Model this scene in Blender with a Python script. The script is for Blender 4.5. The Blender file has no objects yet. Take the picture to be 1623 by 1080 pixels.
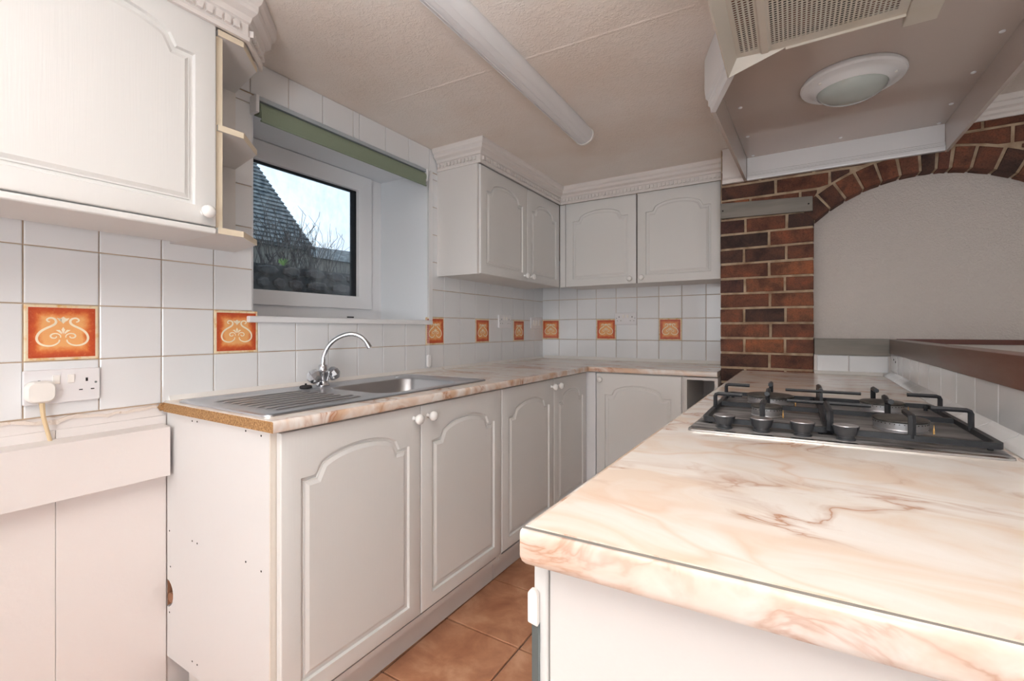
import bpy, bmesh, math, random
from math import sin, cos, pi, radians, sqrt
from mathutils import Vector, Matrix

random.seed(7)
SC = bpy.context.scene
COL = SC.collection

# ------------------------------------------------------------------ camera, world, lights, exposure
cam_data = bpy.data.cameras.new('camera')
cam = bpy.data.objects.new('camera', cam_data)
COL.objects.link(cam)
cam.location = (1.5747, -0.3214, 1.0914)
cam.rotation_euler = (radians(90), 0, radians(31.4928))
cam_data.sensor_width = 36
cam_data.lens = 36 * 724.7279 / 1623
cam_data.shift_y = -17.5564 / 1623
cam_data.clip_start = 0.02
SC.camera = cam

world = bpy.data.worlds.new('overcast_sky')
SC.world = world
world.use_nodes = True
wn = world.node_tree.nodes
wl = world.node_tree.links
bg = wn['Background']
tc = wn.new('ShaderNodeTexCoord')
nz = wn.new('ShaderNodeTexNoise')
nz.inputs['Scale'].default_value = 2.2
nz.inputs['Detail'].default_value = 5
cr = wn.new('ShaderNodeValToRGB')
cr.color_ramp.elements[0].position = 0.35
cr.color_ramp.elements[0].color = (0.76, 0.87, 0.98, 1)
cr.color_ramp.elements[1].position = 0.62
cr.color_ramp.elements[1].color = (0.93, 0.97, 1.0, 1)
wl.new(tc.outputs['Generated'], nz.inputs['Vector'])
wl.new(nz.outputs['Fac'], cr.inputs['Fac'])
wl.new(cr.outputs['Color'], bg.inputs['Color'])
bg.inputs['Strength'].default_value = 1.7

SC.view_settings.view_transform = 'Standard'
SC.view_settings.look = 'None'
SC.view_settings.gamma = 1
SC.view_settings.use_curve_mapping = False
SC.view_settings.exposure = -0.05


def area(name, loc, rot, sx, sy, power, color):
    d = bpy.data.lights.new(name, 'AREA')
    d.shape = 'RECTANGLE'
    d.size = sx
    d.size_y = sy
    d.energy = power
    d.color = color
    o = bpy.data.objects.new(name, d)
    COL.objects.link(o)
    o.location = loc
    o.rotation_euler = rot
    return o


# daylight through the window at the room's other end, behind the photographer
area('rear_window_light', (1.2, -2.85, 1.40), (radians(90), 0, 0), 1.7, 1.1, 10, (1.0, 0.985, 0.97))
area('dining_fill_light', (3.75, -0.9, 1.35), (radians(90), 0, radians(90)), 1.6, 1.1, 4, (1.0, 0.98, 0.96))  # added fill lamp on the dining side, where the wall has no window
# the photographer's flash: part bounced off the ceiling, the rest straight from an umbrella
bf = area('bounced_flash', (1.45, -0.95, 1.05), (radians(180 - 10), 0, 0), 0.5, 0.5, 48, (0.925, 0.97, 1.0))
bf.data.spread = radians(110)
umb = area('umbrella_flash', (2.10, -1.9, 0.95), (0, 0, 0), 0.7, 0.7, 18, (0.925, 0.97, 1.0))
umb.rotation_euler = (Vector((0.6, 1.2, 1.75)) - Vector((2.10, -1.9, 0.95))).to_track_quat('-Z', 'Y').to_euler()
umb.data.spread = radians(140)


# ------------------------------------------------------------------ helpers
def srgb(r, g, b):
    def f(c):
        c /= 255
        return c / 12.92 if c <= 0.04045 else ((c + 0.055) / 1.055) ** 2.4
    return (f(r), f(g), f(b), 1)


MATS = {}


def mat(name, col, rough=0.5, metal=0.0, bump=None, var=None, coat=0.0, stretch=(1, 1, 1), spec=0.5):
    """bump=(scale, strength, detail); var=(scale, other colour, low, high)"""
    m = bpy.data.materials.new(name)
    m.use_nodes = True
    nt = m.node_tree
    p = nt.nodes['Principled BSDF']
    p.inputs['Base Color'].default_value = col
    p.inputs['Roughness'].default_value = rough
    p.inputs['Metallic'].default_value = metal
    p.inputs['Coat Weight'].default_value = coat
    p.inputs['Specular IOR Level'].default_value = spec
    if bump or var:
        g = nt.nodes.new('ShaderNodeNewGeometry')
        mp = nt.nodes.new('ShaderNodeMapping')
        mp.inputs['Scale'].default_value = stretch
        nt.links.new(g.outputs['Position'], mp.inputs['Vector'])
    if var:
        n = nt.nodes.new('ShaderNodeTexNoise')
        n.inputs['Scale'].default_value = var[0]
        n.inputs['Detail'].default_value = 6
        r = nt.nodes.new('ShaderNodeValToRGB')
        r.color_ramp.elements[0].position = var[2]
        r.color_ramp.elements[0].color = col
        r.color_ramp.elements[1].position = var[3]
        r.color_ramp.elements[1].color = var[1]
        nt.links.new(mp.outputs[0], n.inputs['Vector'])
        nt.links.new(n.outputs['Fac'], r.inputs['Fac'])
        nt.links.new(r.outputs['Color'], p.inputs['Base Color'])
    if bump:
        n = nt.nodes.new('ShaderNodeTexNoise')
        n.inputs['Scale'].default_value = bump[0]
        n.inputs['Detail'].default_value = bump[2]
        b = nt.nodes.new('ShaderNodeBump')
        b.inputs['Strength'].default_value = bump[1]
        b.inputs['Distance'].default_value = 0.004
        nt.links.new(mp.outputs[0], n.inputs['Vector'])
        nt.links.new(n.outputs['Fac'], b.inputs['Height'])
        nt.links.new(b.outputs['Normal'], p.inputs['Normal'])
    MATS[name] = m
    return m


def ramp(nt, fac, stops):
    r = nt.nodes.new('ShaderNodeValToRGB')
    e = r.color_ramp.elements
    while len(e) < len(stops):
        e.new(0.5)
    for k, (p, c) in enumerate(stops):
        e[k].position = p
        e[k].color = c
    nt.links.new(fac, r.inputs['Fac'])
    return r.outputs['Color']


def mathn(nt, op, a, b=None):
    n = nt.nodes.new('ShaderNodeMath')
    n.operation = op
    for k, v in enumerate((a, b)):
        if v is None:
            continue
        if isinstance(v, (int, float)):
            n.inputs[k].default_value = v
        else:
            nt.links.new(v, n.inputs[k])
    return n.outputs[0]


def mixc(nt, fac, a, b, mode='MIX'):
    n = nt.nodes.new('ShaderNodeMix')
    n.data_type = 'RGBA'
    n.blend_type = mode
    for idx, v in ((0, fac), (6, a), (7, b)):
        if isinstance(v, (int, float)):
            n.inputs[idx].default_value = v
        elif isinstance(v, tuple):
            n.inputs[idx].default_value = v
        else:
            nt.links.new(v, n.inputs[idx])
    return n.outputs[2]


def noise(nt, vec, scale, detail=4, rough=0.5, dist=0.0):
    n = nt.nodes.new('ShaderNodeTexNoise')
    n.inputs['Scale'].default_value = scale
    n.inputs['Detail'].default_value = detail
    n.inputs['Roughness'].default_value = rough
    n.inputs['Distortion'].default_value = dist
    nt.links.new(vec, n.inputs['Vector'])
    return n


def bump_to(nt, p, h, strength, dist=0.003):
    b = nt.nodes.new('ShaderNodeBump')
    b.inputs['Strength'].default_value = strength
    b.inputs['Distance'].default_value = dist
    nt.links.new(h, b.inputs['Height'])
    nt.links.new(b.outputs['Normal'], p.inputs['Normal'])


def newmat(name, rough=0.5):
    m = bpy.data.materials.new(name)
    m.use_nodes = True
    MATS[name] = m
    nt = m.node_tree
    p = nt.nodes['Principled BSDF']
    p.inputs['Roughness'].default_value = rough
    g = nt.nodes.new('ShaderNodeNewGeometry')
    return m, nt, p, g.outputs['Position']


# plain materials
mat('cab_white', srgb(228, 227, 225), 0.38, bump=(90, 0.07, 3), stretch=(3.0, 3.0, 0.10))
mat('carcass', srgb(226, 222, 219), 0.45, bump=(150, 0.05, 2))
mat('panel_side', srgb(226, 224, 223), 0.5, bump=(40, 0.08, 4), stretch=(4, 4, 0.3))
mat('edging', srgb(228, 214, 190), 0.5)
mat('pale_edging', srgb(230, 222, 212), 0.5)
mat('pvc', srgb(238, 238, 240), 0.3)
mat('cornice_paint', srgb(233, 226, 222), 0.45, bump=(70, 0.15, 3))
mat('knob_white', srgb(245, 244, 242), 0.15, coat=0.5)
mat('tile_white', srgb(236, 237, 239), 0.12, bump=(14, 0.035, 2), coat=0.3)
mat('grout', srgb(205, 180, 155), 0.9, var=(9, srgb(150, 120, 95), 0.5, 0.8))
mat('sealant', srgb(240, 237, 233), 0.5, bump=(60, 0.3, 4), var=(16, srgb(205, 182, 158), 0.66, 0.8))
mat('wall_paint', srgb(234, 227, 224), 0.55, bump=(60, 0.12, 4))
mat('plaster_torn', srgb(236, 224, 214), 0.9, bump=(70, 0.8, 6), var=(50, srgb(190, 160, 130), 0.62, 0.75))
mat('chrome', srgb(215, 217, 222), 0.08, 1.0)
mat('steel', srgb(205, 207, 211), 0.30, 1.0, bump=(160, 0.06, 2), stretch=(1, 0.1, 1))
mat('acrylic', srgb(205, 208, 214), 0.06, 0.85)
mat('black_iron', srgb(44, 46, 50), 0.42, 0.2, bump=(240, 0.12, 2))
mat('hob_plate', srgb(150, 148, 148), 0.38, 0.4, bump=(60, 0.15, 4), stretch=(0.4, 3, 1), var=(22, srgb(84, 82, 82), 0.42, 0.62))
mat('hob_edge', srgb(205, 203, 200), 0.22, 1.0)
mat('burner_alu', srgb(205, 205, 208), 0.3, 0.9)
mat('burner_cap', srgb(92, 88, 84), 0.5, 0.4, var=(60, srgb(60, 56, 54), 0.4, 0.7))
mat('knob_black', srgb(52, 54, 58), 0.35)
mat('socket_white', srgb(238, 236, 238), 0.3)
mat('dark', srgb(28, 24, 22), 0.8)
mat('plug_white', srgb(247, 243, 238), 0.3)
mat('cable_beige', srgb(222, 198, 160), 0.5)
mat('blind_green', srgb(134, 146, 126), 0.75, bump=(300, 0.2, 2))
mat('rail_grey', srgb(170, 178, 184), 0.4)
mat('hood_cream', srgb(208, 200, 188), 0.4, bump=(40, 0.05, 2), var=(5, srgb(198, 184, 162), 0.55, 0.85))
mat('hood_filter', srgb(110, 62, 44), 0.9, var=(14, srgb(30, 22, 20), 0.35, 0.6))
mat('canopy_gloss', srgb(206, 192, 184), 0.2, coat=0.4, bump=(4, 0.05, 2))
mat('opal_glass', srgb(188, 196, 192), 0.12, coat=0.6)
mat('lens_dark', srgb(70, 60, 52), 0.25)
mat('reveal_paint', srgb(235, 238, 242), 0.5)
mat('gasket', srgb(26, 30, 36), 0.5)
mat('batten_grey', srgb(142, 136, 128), 0.6, bump=(30, 0.15, 4), stretch=(0.4, 3, 3), var=(10, srgb(122, 118, 112), 0.4, 0.7))
mat('brown_trim', srgb(92, 44, 30), 0.4)
mat('shadow_board', srgb(70, 52, 44), 0.8)
mat('rubber', srgb(38, 38, 40), 0.7)
mat('pipe_brown', srgb(150, 105, 78), 0.7, bump=(40, 0.6, 4))
mat('teal_rag', srgb(66, 98, 88), 0.8, bump=(60, 0.6, 4))
mat('grey_metal', srgb(120, 130, 132), 0.4, 0.6)
mat('brass', srgb(200, 160, 100), 0.35, 0.8)
mat('slate_roof', srgb(70, 80, 88), 0.8, bump=(30, 1.0, 4), var=(16, srgb(128, 134, 136), 0.4, 0.65))
mat('garden_stone', srgb(48, 48, 50), 0.9, bump=(14, 0.8, 6), var=(5, srgb(72, 60, 56), 0.4, 0.7))
mat('garden_wall', srgb(44, 46, 48), 0.95)
mat('earth', srgb(48, 52, 44), 0.95, bump=(10, 0.8, 5))
mat('twig', srgb(70, 66, 66), 0.9)
mat('fern_green', srgb(104, 140, 66), 0.7)
mat('render_wall', srgb(120, 118, 112), 0.9)
mat('terracotta_base', srgb(150, 96, 70), 0.7)
mat('floor_grout', srgb(150, 132, 120), 0.9, var=(20, srgb(96, 76, 66), 0.4, 0.7))
mat('cream_motif', srgb(250, 236, 208), 0.45)

# laminate worktop: peach and cream marble with brown veins
def marble(name, base, peach, vein, seed, rough=0.22):
    m, nt, p, pos = newmat(name, rough)
    mp = nt.nodes.new('ShaderNodeMapping')
    mp.inputs['Location'].default_value = (seed, seed * 1.7, seed * .6)
    mp.inputs['Rotation'].default_value = (0.15, 0.2, radians(28))
    mp.inputs['Scale'].default_value = (1.0, 1.9, 1.6)
    nt.links.new(pos, mp.inputs['Vector'])
    v = mp.outputs[0]
    w1 = noise(nt, v, 2.3, 3, 0.5)
    add = nt.nodes.new('ShaderNodeVectorMath')
    add.operation = 'MULTIPLY_ADD'
    add.inputs[1].default_value = (0.55, 0.55, 0.55)
    nt.links.new(w1.outputs['Color'], add.inputs[0])
    nt.links.new(v, add.inputs[2])
    wv = add.outputs[0]
    patch = noise(nt, wv, 4.2, 5, 0.55, 0.6)
    c1 = ramp(nt, patch.outputs['Fac'], [(0.36, peach), (0.47, base), (0.60, srgb(246, 240, 234)), (0.72, base)])
    vn = noise(nt, wv, 2.6, 6, 0.55, 0.9)
    d = mathn(nt, 'ABSOLUTE', mathn(nt, 'SUBTRACT', vn.outputs['Fac'], 0.5))
    f1 = ramp(nt, d, [(0.0, (1, 1, 1, 1)), (0.012, (.45, .45, .45, 1)), (0.055, (0, 0, 0, 1))])
    brk = noise(nt, v, 3.1, 3, 0.5)
    f1b = mixc(nt, 1.0, f1, ramp(nt, brk.outputs['Fac'], [(0.42, (0, 0, 0, 1)), (0.62, (.95, .95, .95, 1))]), 'MULTIPLY')
    c2 = mixc(nt, f1b, c1, vein)
    vor = nt.nodes.new('ShaderNodeTexVoronoi')
    vor.feature = 'DISTANCE_TO_EDGE'
    vor.inputs['Scale'].default_value = 3.4
    nt.links.new(wv, vor.inputs['Vector'])
    f2 = ramp(nt, vor.outputs['Distance'], [(0.0, (.6, .6, .6, 1)), (0.035, (.15, .15, .15, 1)), (0.10, (0, 0, 0, 1))])
    f2b = mixc(nt, 1.0, f2, ramp(nt, brk.outputs['Fac'], [(0.38, (1, 1, 1, 1)), (0.55, (0, 0, 0, 1))]), 'MULTIPLY')
    c3 = mixc(nt, f2b, c2, srgb(228, 192, 164))
    nt.links.new(c3, p.inputs['Base Color'])
    p.inputs['Coat Weight'].default_value = 0.15
    return m


marble('marble_top', srgb(241, 231, 221), srgb(236, 216, 198), srgb(186, 136, 104), 3.1)
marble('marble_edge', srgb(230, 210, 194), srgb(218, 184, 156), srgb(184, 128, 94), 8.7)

# chipboard end of the worktop
m, nt, p, pos = newmat('chipboard', 0.9)
n1 = noise(nt, pos, 260, 3, 0.7)
c = ramp(nt, n1.outputs['Fac'], [(0.3, srgb(112, 80, 48)), (0.5, srgb(166, 124, 80)), (0.7, srgb(200, 160, 112))])
nt.links.new(c, p.inputs['Base Color'])
bump_to(nt, p, n1.outputs['Fac'], 0.7)

# textured ceiling
m, nt, p, pos = newmat('ceiling_artex', 0.6)
a1 = noise(nt, pos, 150, 3, 0.55, 0.3)
a2 = noise(nt, pos, 50, 2, 0.5)
h = mathn(nt, 'MULTIPLY', a1.outputs['Fac'], a2.outputs['Fac'])
hc = ramp(nt, h, [(0.2, (0, 0, 0, 1)), (0.34, (1, 1, 1, 1))])
bump_to(nt, p, hc, 0.42, 0.0028)
st = noise(nt, pos, 2.1, 3)
nt.links.new(ramp(nt, st.outputs['Fac'], [(0.4, srgb(247, 239, 232)), (0.7, srgb(240, 226, 214))]), p.inputs['Base Color'])

# stippled plaster inside the arch
m, nt, p, pos = newmat('arch_plaster', 0.6)
p.inputs['Base Color'].default_value = srgb(212, 204, 198)
a1 = noise(nt, pos, 120, 2, 0.5, 0.5)
hc = ramp(nt, a1.outputs['Fac'], [(0.42, (0, 0, 0, 1)), (0.6, (1, 1, 1, 1))])
bump_to(nt, p, hc, 0.5, 0.003)

# brick, one tone per brick
m, nt, p, pos = newmat('brick_clay', 0.75)
oi = nt.nodes.new('ShaderNodeObjectInfo')
tone = ramp(nt, oi.outputs['Random'], [(0.0, srgb(92, 66, 58)), (0.22, srgb(130, 82, 64)), (0.45, srgb(158, 96, 70)),
                                       (0.62, srgb(112, 72, 64)), (0.8, srgb(188, 118, 80)), (1.0, srgb(140, 88, 70))])
b1 = noise(nt, pos, 14, 5, 0.6, 0.4)
mott = ramp(nt, b1.outputs['Fac'], [(0.35, srgb(74, 56, 56)), (0.5, srgb(188, 188, 188)), (0.7, srgb(255, 232, 210))])
b2 = noise(nt, pos, 170, 3, 0.6)
spk = ramp(nt, b2.outputs['Fac'], [(0.3, srgb(150, 150, 150)), (0.5, srgb(235, 235, 235)), (0.72, srgb(255, 255, 255))])
c = mixc(nt, 0.75, tone, mott, 'MULTIPLY')
c = mixc(nt, 0.75, c, spk, 'MULTIPLY')
nt.links.new(c, p.inputs['Base Color'])
bump_to(nt, p, b2.outputs['Fac'], 0.5, 0.003)
mat('mortar', srgb(192, 170, 144), 0.95, bump=(120, 0.6, 4), var=(20, srgb(150, 124, 100), 0.4, 0.7))

# terracotta floor tile
m, nt, p, pos = newmat('terracotta', 0.4)
oi = nt.nodes.new('ShaderNodeObjectInfo')
n1 = noise(nt, pos, 7, 6, 0.6, 0.4)
c = ramp(nt, n1.outputs['Fac'], [(0.3, srgb(168, 112, 84)), (0.5, srgb(198, 142, 108)), (0.68, srgb(220, 170, 136))])
c = mixc(nt, 0.35, c, ramp(nt, oi.outputs['Random'], [(0, srgb(190, 190, 190)), (1, srgb(255, 255, 255))]), 'MULTIPLY')
n2 = noise(nt, pos, 55, 2, 0.5)
c = mixc(nt, ramp(nt, n2.outputs['Fac'], [(0.76, (0, 0, 0, 1)), (0.80, (1, 1, 1, 1))]), c, srgb(70, 44, 34))
nt.links.new(c, p.inputs['Base Color'])
bump_to(nt, p, n1.outputs['Fac'], 0.2)

# stained timber capping: worn grey towards the brick, red-brown elsewhere
m, nt, p, pos = newmat('capping_timber', 0.3)
mp = nt.nodes.new('ShaderNodeMapping')
mp.inputs['Scale'].default_value = (6, 0.7, 6)
nt.links.new(pos, mp.inputs['Vector'])
n1 = noise(nt, mp.outputs[0], 9, 5, 0.6, 0.3)
sep = nt.nodes.new('ShaderNodeSeparateXYZ')
nt.links.new(pos, sep.inputs[0])
wear = mathn(nt, 'ADD', mathn(nt, 'MULTIPLY', sep.outputs['Y'], 0.55), mathn(nt, 'MULTIPLY', n1.outputs['Fac'], 0.5))
c = ramp(nt, wear, [(0.62, srgb(104, 56, 40)), (0.9, srgb(118, 84, 70)), (1.1, srgb(116, 100, 92))])
nt.links.new(c, p.inputs['Base Color'])
bump_to(nt, p, n1.outputs['Fac'], 0.25)

# orange glazed tile face; coordinates of the tile itself (0..1 across the face)
m, nt, p, pos = newmat('orange_glaze', 0.25)
t = nt.nodes.new('ShaderNodeTexCoord')
sp = nt.nodes.new('ShaderNodeSeparateXYZ')
nt.links.new(t.outputs['Generated'], sp.inputs[0])
ax = mathn(nt, 'ABSOLUTE', mathn(nt, 'SUBTRACT', sp.outputs['X'], 0.5))
az = mathn(nt, 'ABSOLUTE', mathn(nt, 'SUBTRACT', sp.outputs['Z'], 0.5))
mx = mathn(nt, 'MAXIMUM', ax, az)
n1 = noise(nt, pos, 45, 5, 0.7)
n2 = noise(nt, pos, 120, 4, 0.7)
e = mathn(nt, 'ADD', mx, mathn(nt, 'MULTIPLY', mathn(nt, 'SUBTRACT', n1.outputs['Fac'], 0.5), 0.22))
c = ramp(nt, e, [(0.29, srgb(240, 176, 114)), (0.35, srgb(228, 136, 76)), (0.41, srgb(206, 94, 52)), (0.49, srgb(190, 78, 48))])
c = mixc(nt, ramp(nt, n2.outputs['Fac'], [(0.56, (0, 0, 0, 1)), (0.75, (.5, .5, .5, 1))]), c, srgb(236, 150, 100))
nt.links.new(c, p.inputs['Base Color'])
mat('ivory_rim', srgb(240, 222, 190), 0.35, var=(60, srgb(226, 178, 110), 0.5, 0.7))

# window glass, a little dirty
m, nt, p, pos = newmat('window_glass', 0.02)
out = nt.nodes['Material Output']
tr = nt.nodes.new('ShaderNodeBsdfTransparent')
tr.inputs['Color'].default_value = (0.90, 0.96, 1.0, 1)
gl = nt.nodes.new('ShaderNodeBsdfGlossy')
gl.inputs['Roughness'].default_value = 0.02
df = nt.nodes.new('ShaderNodeBsdfDiffuse')
df.inputs['Color'].default_value = (0.75, 0.85, 0.9, 1)
fr = nt.nodes.new('ShaderNodeFresnel')
fr.inputs['IOR'].default_value = 1.45
m1 = nt.nodes.new('ShaderNodeMixShader')
nt.links.new(fr.outputs[0], m1.inputs[0])
nt.links.new(tr.outputs[0], m1.inputs[1])
nt.links.new(gl.outputs[0], m1.inputs[2])
mp = nt.nodes.new('ShaderNodeMapping')
mp.inputs['Scale'].default_value = (2, 2, 1.2)
nt.links.new(pos, mp.inputs['Vector'])
dn = noise(nt, mp.outputs[0], 9, 6, 0.7)
dirt = ramp(nt, dn.outputs['Fac'], [(0.45, (.015, .015, .015, 1)), (0.8, (.16, .16, .16, 1))])
m2 = nt.nodes.new('ShaderNodeMixShader')
nt.links.new(dirt, m2.inputs[0])
nt.links.new(m1.outputs[0], m2.inputs[1])
nt.links.new(df.outputs[0], m2.inputs[2])
nt.links.new(m2.outputs[0], out.inputs['Surface'])


class MB:
    def __init__(self):
        self.bm = bmesh.new()

    def face(self, pts, mi=0):
        vs = [self.bm.verts.new(q) for q in pts]
        f = self.bm.faces.new(vs)
        f.material_index = mi
        return f

    def loft(self, loops, caps=(True, True), closed=True, mi=0, capmi=None):
        rows = [[self.bm.verts.new(q) for q in lp] for lp in loops]
        n = len(rows[0])
        for a, b in zip(rows[:-1], rows[1:]):
            for k in range(n if closed else n - 1):
                j = (k + 1) % n
                f = self.bm.faces.new((a[k], a[j], b[j], b[k]))
                f.material_index = mi
        cm = mi if capmi is None else capmi
        if caps[0]:
            f = self.bm.faces.new(rows[0][::-1]); f.material_index = cm
        if caps[1]:
            f = self.bm.faces.new(rows[-1]); f.material_index = cm
        return self

    def box(self, x0, x1, y0, y1, z0, z1, mi=0):
        a = [(x0, y0, z0), (x1, y0, z0), (x1, y1, z0), (x0, y1, z0)]
        b = [(x0, y0, z1), (x1, y0, z1), (x1, y1, z1), (x0, y1, z1)]
        return self.loft([a, b], mi=mi)

    def prism(self, poly, z0, z1, mi=0, capmi=None):
        return self.loft([[(x, y, z0) for x, y in poly], [(x, y, z1) for x, y in poly]], mi=mi, capmi=capmi)

    def extr(self, prof, axis, a, b, mi=0, capmi=None):
        """profile in the two other axes, extruded along axis x or y"""
        if axis == 'y':
            f = lambda u, v, t: (u, t, v)
        else:
            f = lambda u, v, t: (t, u, v)
        return self.loft([[f(u, v, a) for u, v in prof], [f(u, v, b) for u, v in prof]], mi=mi, capmi=capmi)

    def tube(self, pts, r, seg=8, caps=True, mi=0, flat=1.0, flat_s=1.0):
        pts = [Vector(q) for q in pts]
        rs = r if isinstance(r, (list, tuple)) else [r] * len(pts)
        loops = []
        up = Vector((0, 0, 1))
        prev = None
        for i, q in enumerate(pts):
            d = (pts[min(i + 1, len(pts) - 1)] - pts[max(i - 1, 0)]).normalized()
            if prev is None:
                u = up if abs(d.dot(up)) < 0.95 else Vector((1, 0, 0))
                s = d.cross(u).normalized()
            else:
                s = (prev - d * prev.dot(d)).normalized()
            prev = s
            t = s.cross(d).normalized()
            loops.append([q + (s * cos(2 * pi * k / seg) * flat_s + t * sin(2 * pi * k / seg) * flat) * rs[i] for k in range(seg)])
        return self.loft(loops, (caps, caps), mi=mi)

    def lathe(self, prof, o=(0, 0, 0), d=(0, 0, 1), seg=20, mi=0, squash=1.0):
        d = Vector(d).normalized()
        u = Vector((0, 0, 1)) if abs(d.z) < 0.95 else Vector((1, 0, 0))
        s = d.cross(u).normalized()
        t = d.cross(s).normalized()
        o = Vector(o)
        loops = []
        for r, h_ in prof:
            r = max(r, 1e-4)
            loops.append([o + d * h_ + (s * cos(2 * pi * k / seg) + t * sin(2 * pi * k / seg) * squash) * r for k in range(seg)])
        return self.loft(loops, (True, True), mi=mi)


def wm(o):
    if o is None:
        return Matrix.Identity(4)
    loc = Matrix.LocRotScale(o.location, o.rotation_euler, o.scale)
    return wm(o.parent) @ o.matrix_parent_inverse @ loc if o.parent else loc


def obj(name, mb, mats, parent=None, smooth=40, bevel=0, local=False, kind=None, label=None):
    """local=False: the MB is in world coordinates and is moved into the parent's frame"""
    bm = mb.bm
    bmesh.ops.recalc_face_normals(bm, faces=bm.faces[:])
    if not local and parent is not None:
        bm.transform(wm(parent).inverted())
    me = bpy.data.meshes.new(name)
    bm.to_mesh(me)
    bm.free()
    for mm in (mats if isinstance(mats, (list, tuple)) else [mats]):
        me.materials.append(MATS[mm])
    if smooth:
        me.shade_smooth()
        me.set_sharp_from_angle(angle=radians(smooth))
    o = bpy.data.objects.new(name, me)
    COL.objects.link(o)
    o.parent = parent
    if bevel:
        b = o.modifiers.new('bevel', 'BEVEL')
        b.width = bevel
        b.segments = 2
        b.limit_method = 'ANGLE'
        b.angle_limit = radians(40)
        b.harden_normals = True
    if kind:
        o['kind'] = kind
    if label:
        o['label'] = label
    return o


def inst(src, name, parent, loc=(0, 0, 0), rot=(0, 0, 0)):
    """shares the mesh of src"""
    o = bpy.data.objects.new(name, src.data)
    COL.objects.link(o)
    o.parent = parent
    o.location = loc
    o.rotation_euler = rot
    return o


def tag(o, label, cat, group=None, kind=None):
    o['label'] = label
    o['category'] = cat
    if group:
        o['group'] = group
    if kind:
        o['kind'] = kind
    return o


def thing(name, loc, label, cat, rz=0, group=None):
    o = bpy.data.objects.new(name, None)
    o.empty_display_size = 0.05
    COL.objects.link(o)
    o.location = loc
    o.rotation_euler = (0, 0, rz)
    return tag(o, label, cat, group)


def struct(name, mb, mats, label, cat, **k):
    o = obj(name, mb, mats, **k)
    return tag(o, label, cat, kind='structure')


def box(x0, x1, y0, y1, z0, z1):
    return MB().box(x0, x1, y0, y1, z0, z1)


R90 = pi / 2
ZC = 2.01            # ceiling
YB = 2.676           # tiled back wall
P = 0.141            # wall tile pitch

# ------------------------------------------------------------------ room shell
fl = struct('floor', box(-0.34, 4.0, -3.1, 3.0, -0.10, -0.008), 'floor_grout', 'kitchen floor laid with square terracotta tiles', 'floor')
ce = struct('ceiling', box(-0.34, 4.0, -3.1, 3.0, ZC, ZC + 0.1), 'ceiling_artex', 'cream ceiling with stippled texture', 'ceiling')
mb = MB()
mb.extr([(-0.2, 2.0095), (2.0, 2.0095), (2.0, 2.012), (-0.2, 2.012)], 'y', 0, 0) if False else None
rid = MB()
rid.loft([[(0.16, 0.985, ZC + .001), (0.16, 0.99, ZC - .0015), (0.16, 0.997, ZC - .0015), (0.16, 1.002, ZC + .001)],
          [(1.34, 1.045, ZC + .001), (1.34, 1.05, ZC - .0015), (1.34, 1.057, ZC - .0015), (1.34, 1.062, ZC + .001)]])
obj('board_joint', rid, 'ceiling_artex', ce)

# left wall with the window hole (y .54 - 1.435, z 1.125 - 1.895)
WY0, WY1, WZ0, WZ1 = 0.545, 1.435, 1.125, 1.892
mb = MB()
mb.box(-0.40, 0, -3.1, WY0, -0.05, ZC)
mb.box(-0.40, 0, WY1, 2.9, -0.05, ZC)
mb.box(-0.40, 0, WY0, WY1, -0.05, WZ0)
mb.box(-0.40, 0, WY0, WY1, WZ1, ZC)
wallL = struct('wall_left', mb, 'wall_paint', 'outer kitchen wall, tiled above the worktop and painted below', 'wall')
mb = MB()
mb.box(-0.06, 1.262, YB, YB + 0.12, -0.05, ZC)
wallB = struct('wall_back', mb, 'wall_paint', 'short tiled wall between the corner and the brick pier', 'wall')
mb = MB()
mb.box(-0.34, 4.0, -3.2, -3.1, 0, 0.75)
mb.box(-0.34, 4.0, -3.2, -3.1, 1.95, ZC)
mb.box(-0.34, 0.1, -3.2, -3.1, 0.75, 1.95)
mb.box(1.9, 4.0, -3.2, -3.1, 0.75, 1.95)
struct('wall_rear', mb, 'wall_paint', 'painted wall with a wide window opening behind the photographer', 'wall')
mb = MB()
mb.box(3.9, 4.0, -3.1, 3.0, 0, ZC)
struct('wall_right', mb, 'wall_paint', 'painted wall of the dining side', 'wall')
mb = MB()
mb.box(2.75, 4.0, 2.24, 2.4, 0, ZC)
struct('wall_dining', mb, 'arch_plaster', 'painted wall beside the brick arch', 'wall')

# grout beds behind the tiles
mb = MB()
for (a, b, c, d) in ((-0.9, WY0, 0.874, ZC), (WY1, YB, 0.868, ZC), (WY0, WY1, 0.868, WZ0 - .002), (WY0, WY1, WZ1 + .002, ZC)):
    mb.box(0, 0.003, a, b, c, d)
obj('grout_bed', mb, 'grout', wallL)
mb = MB()
mb.box(0.003, 1.262, YB - 0.003, YB, 0.872, ZC)
obj('grout_bed', mb, 'grout', wallB)


def tile_mesh(w, h, t=0.0045, ch=0.0022):
    """tile in the xz plane, face towards -y, origin at its centre"""
    mb = MB()
    a = [(-w / 2, 0, -h / 2), (w / 2, 0, -h / 2), (w / 2, 0, h / 2), (-w / 2, 0, h / 2)]
    b = [(x, -t + ch * .6, z) for x, _, z in a]
    c = [(x * (1 - 2 * ch / w), -t, z * (1 - 2 * ch / h)) for x, _, z in a]
    mb.loft([a, b, c])
    return mb


TILES = {}


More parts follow.
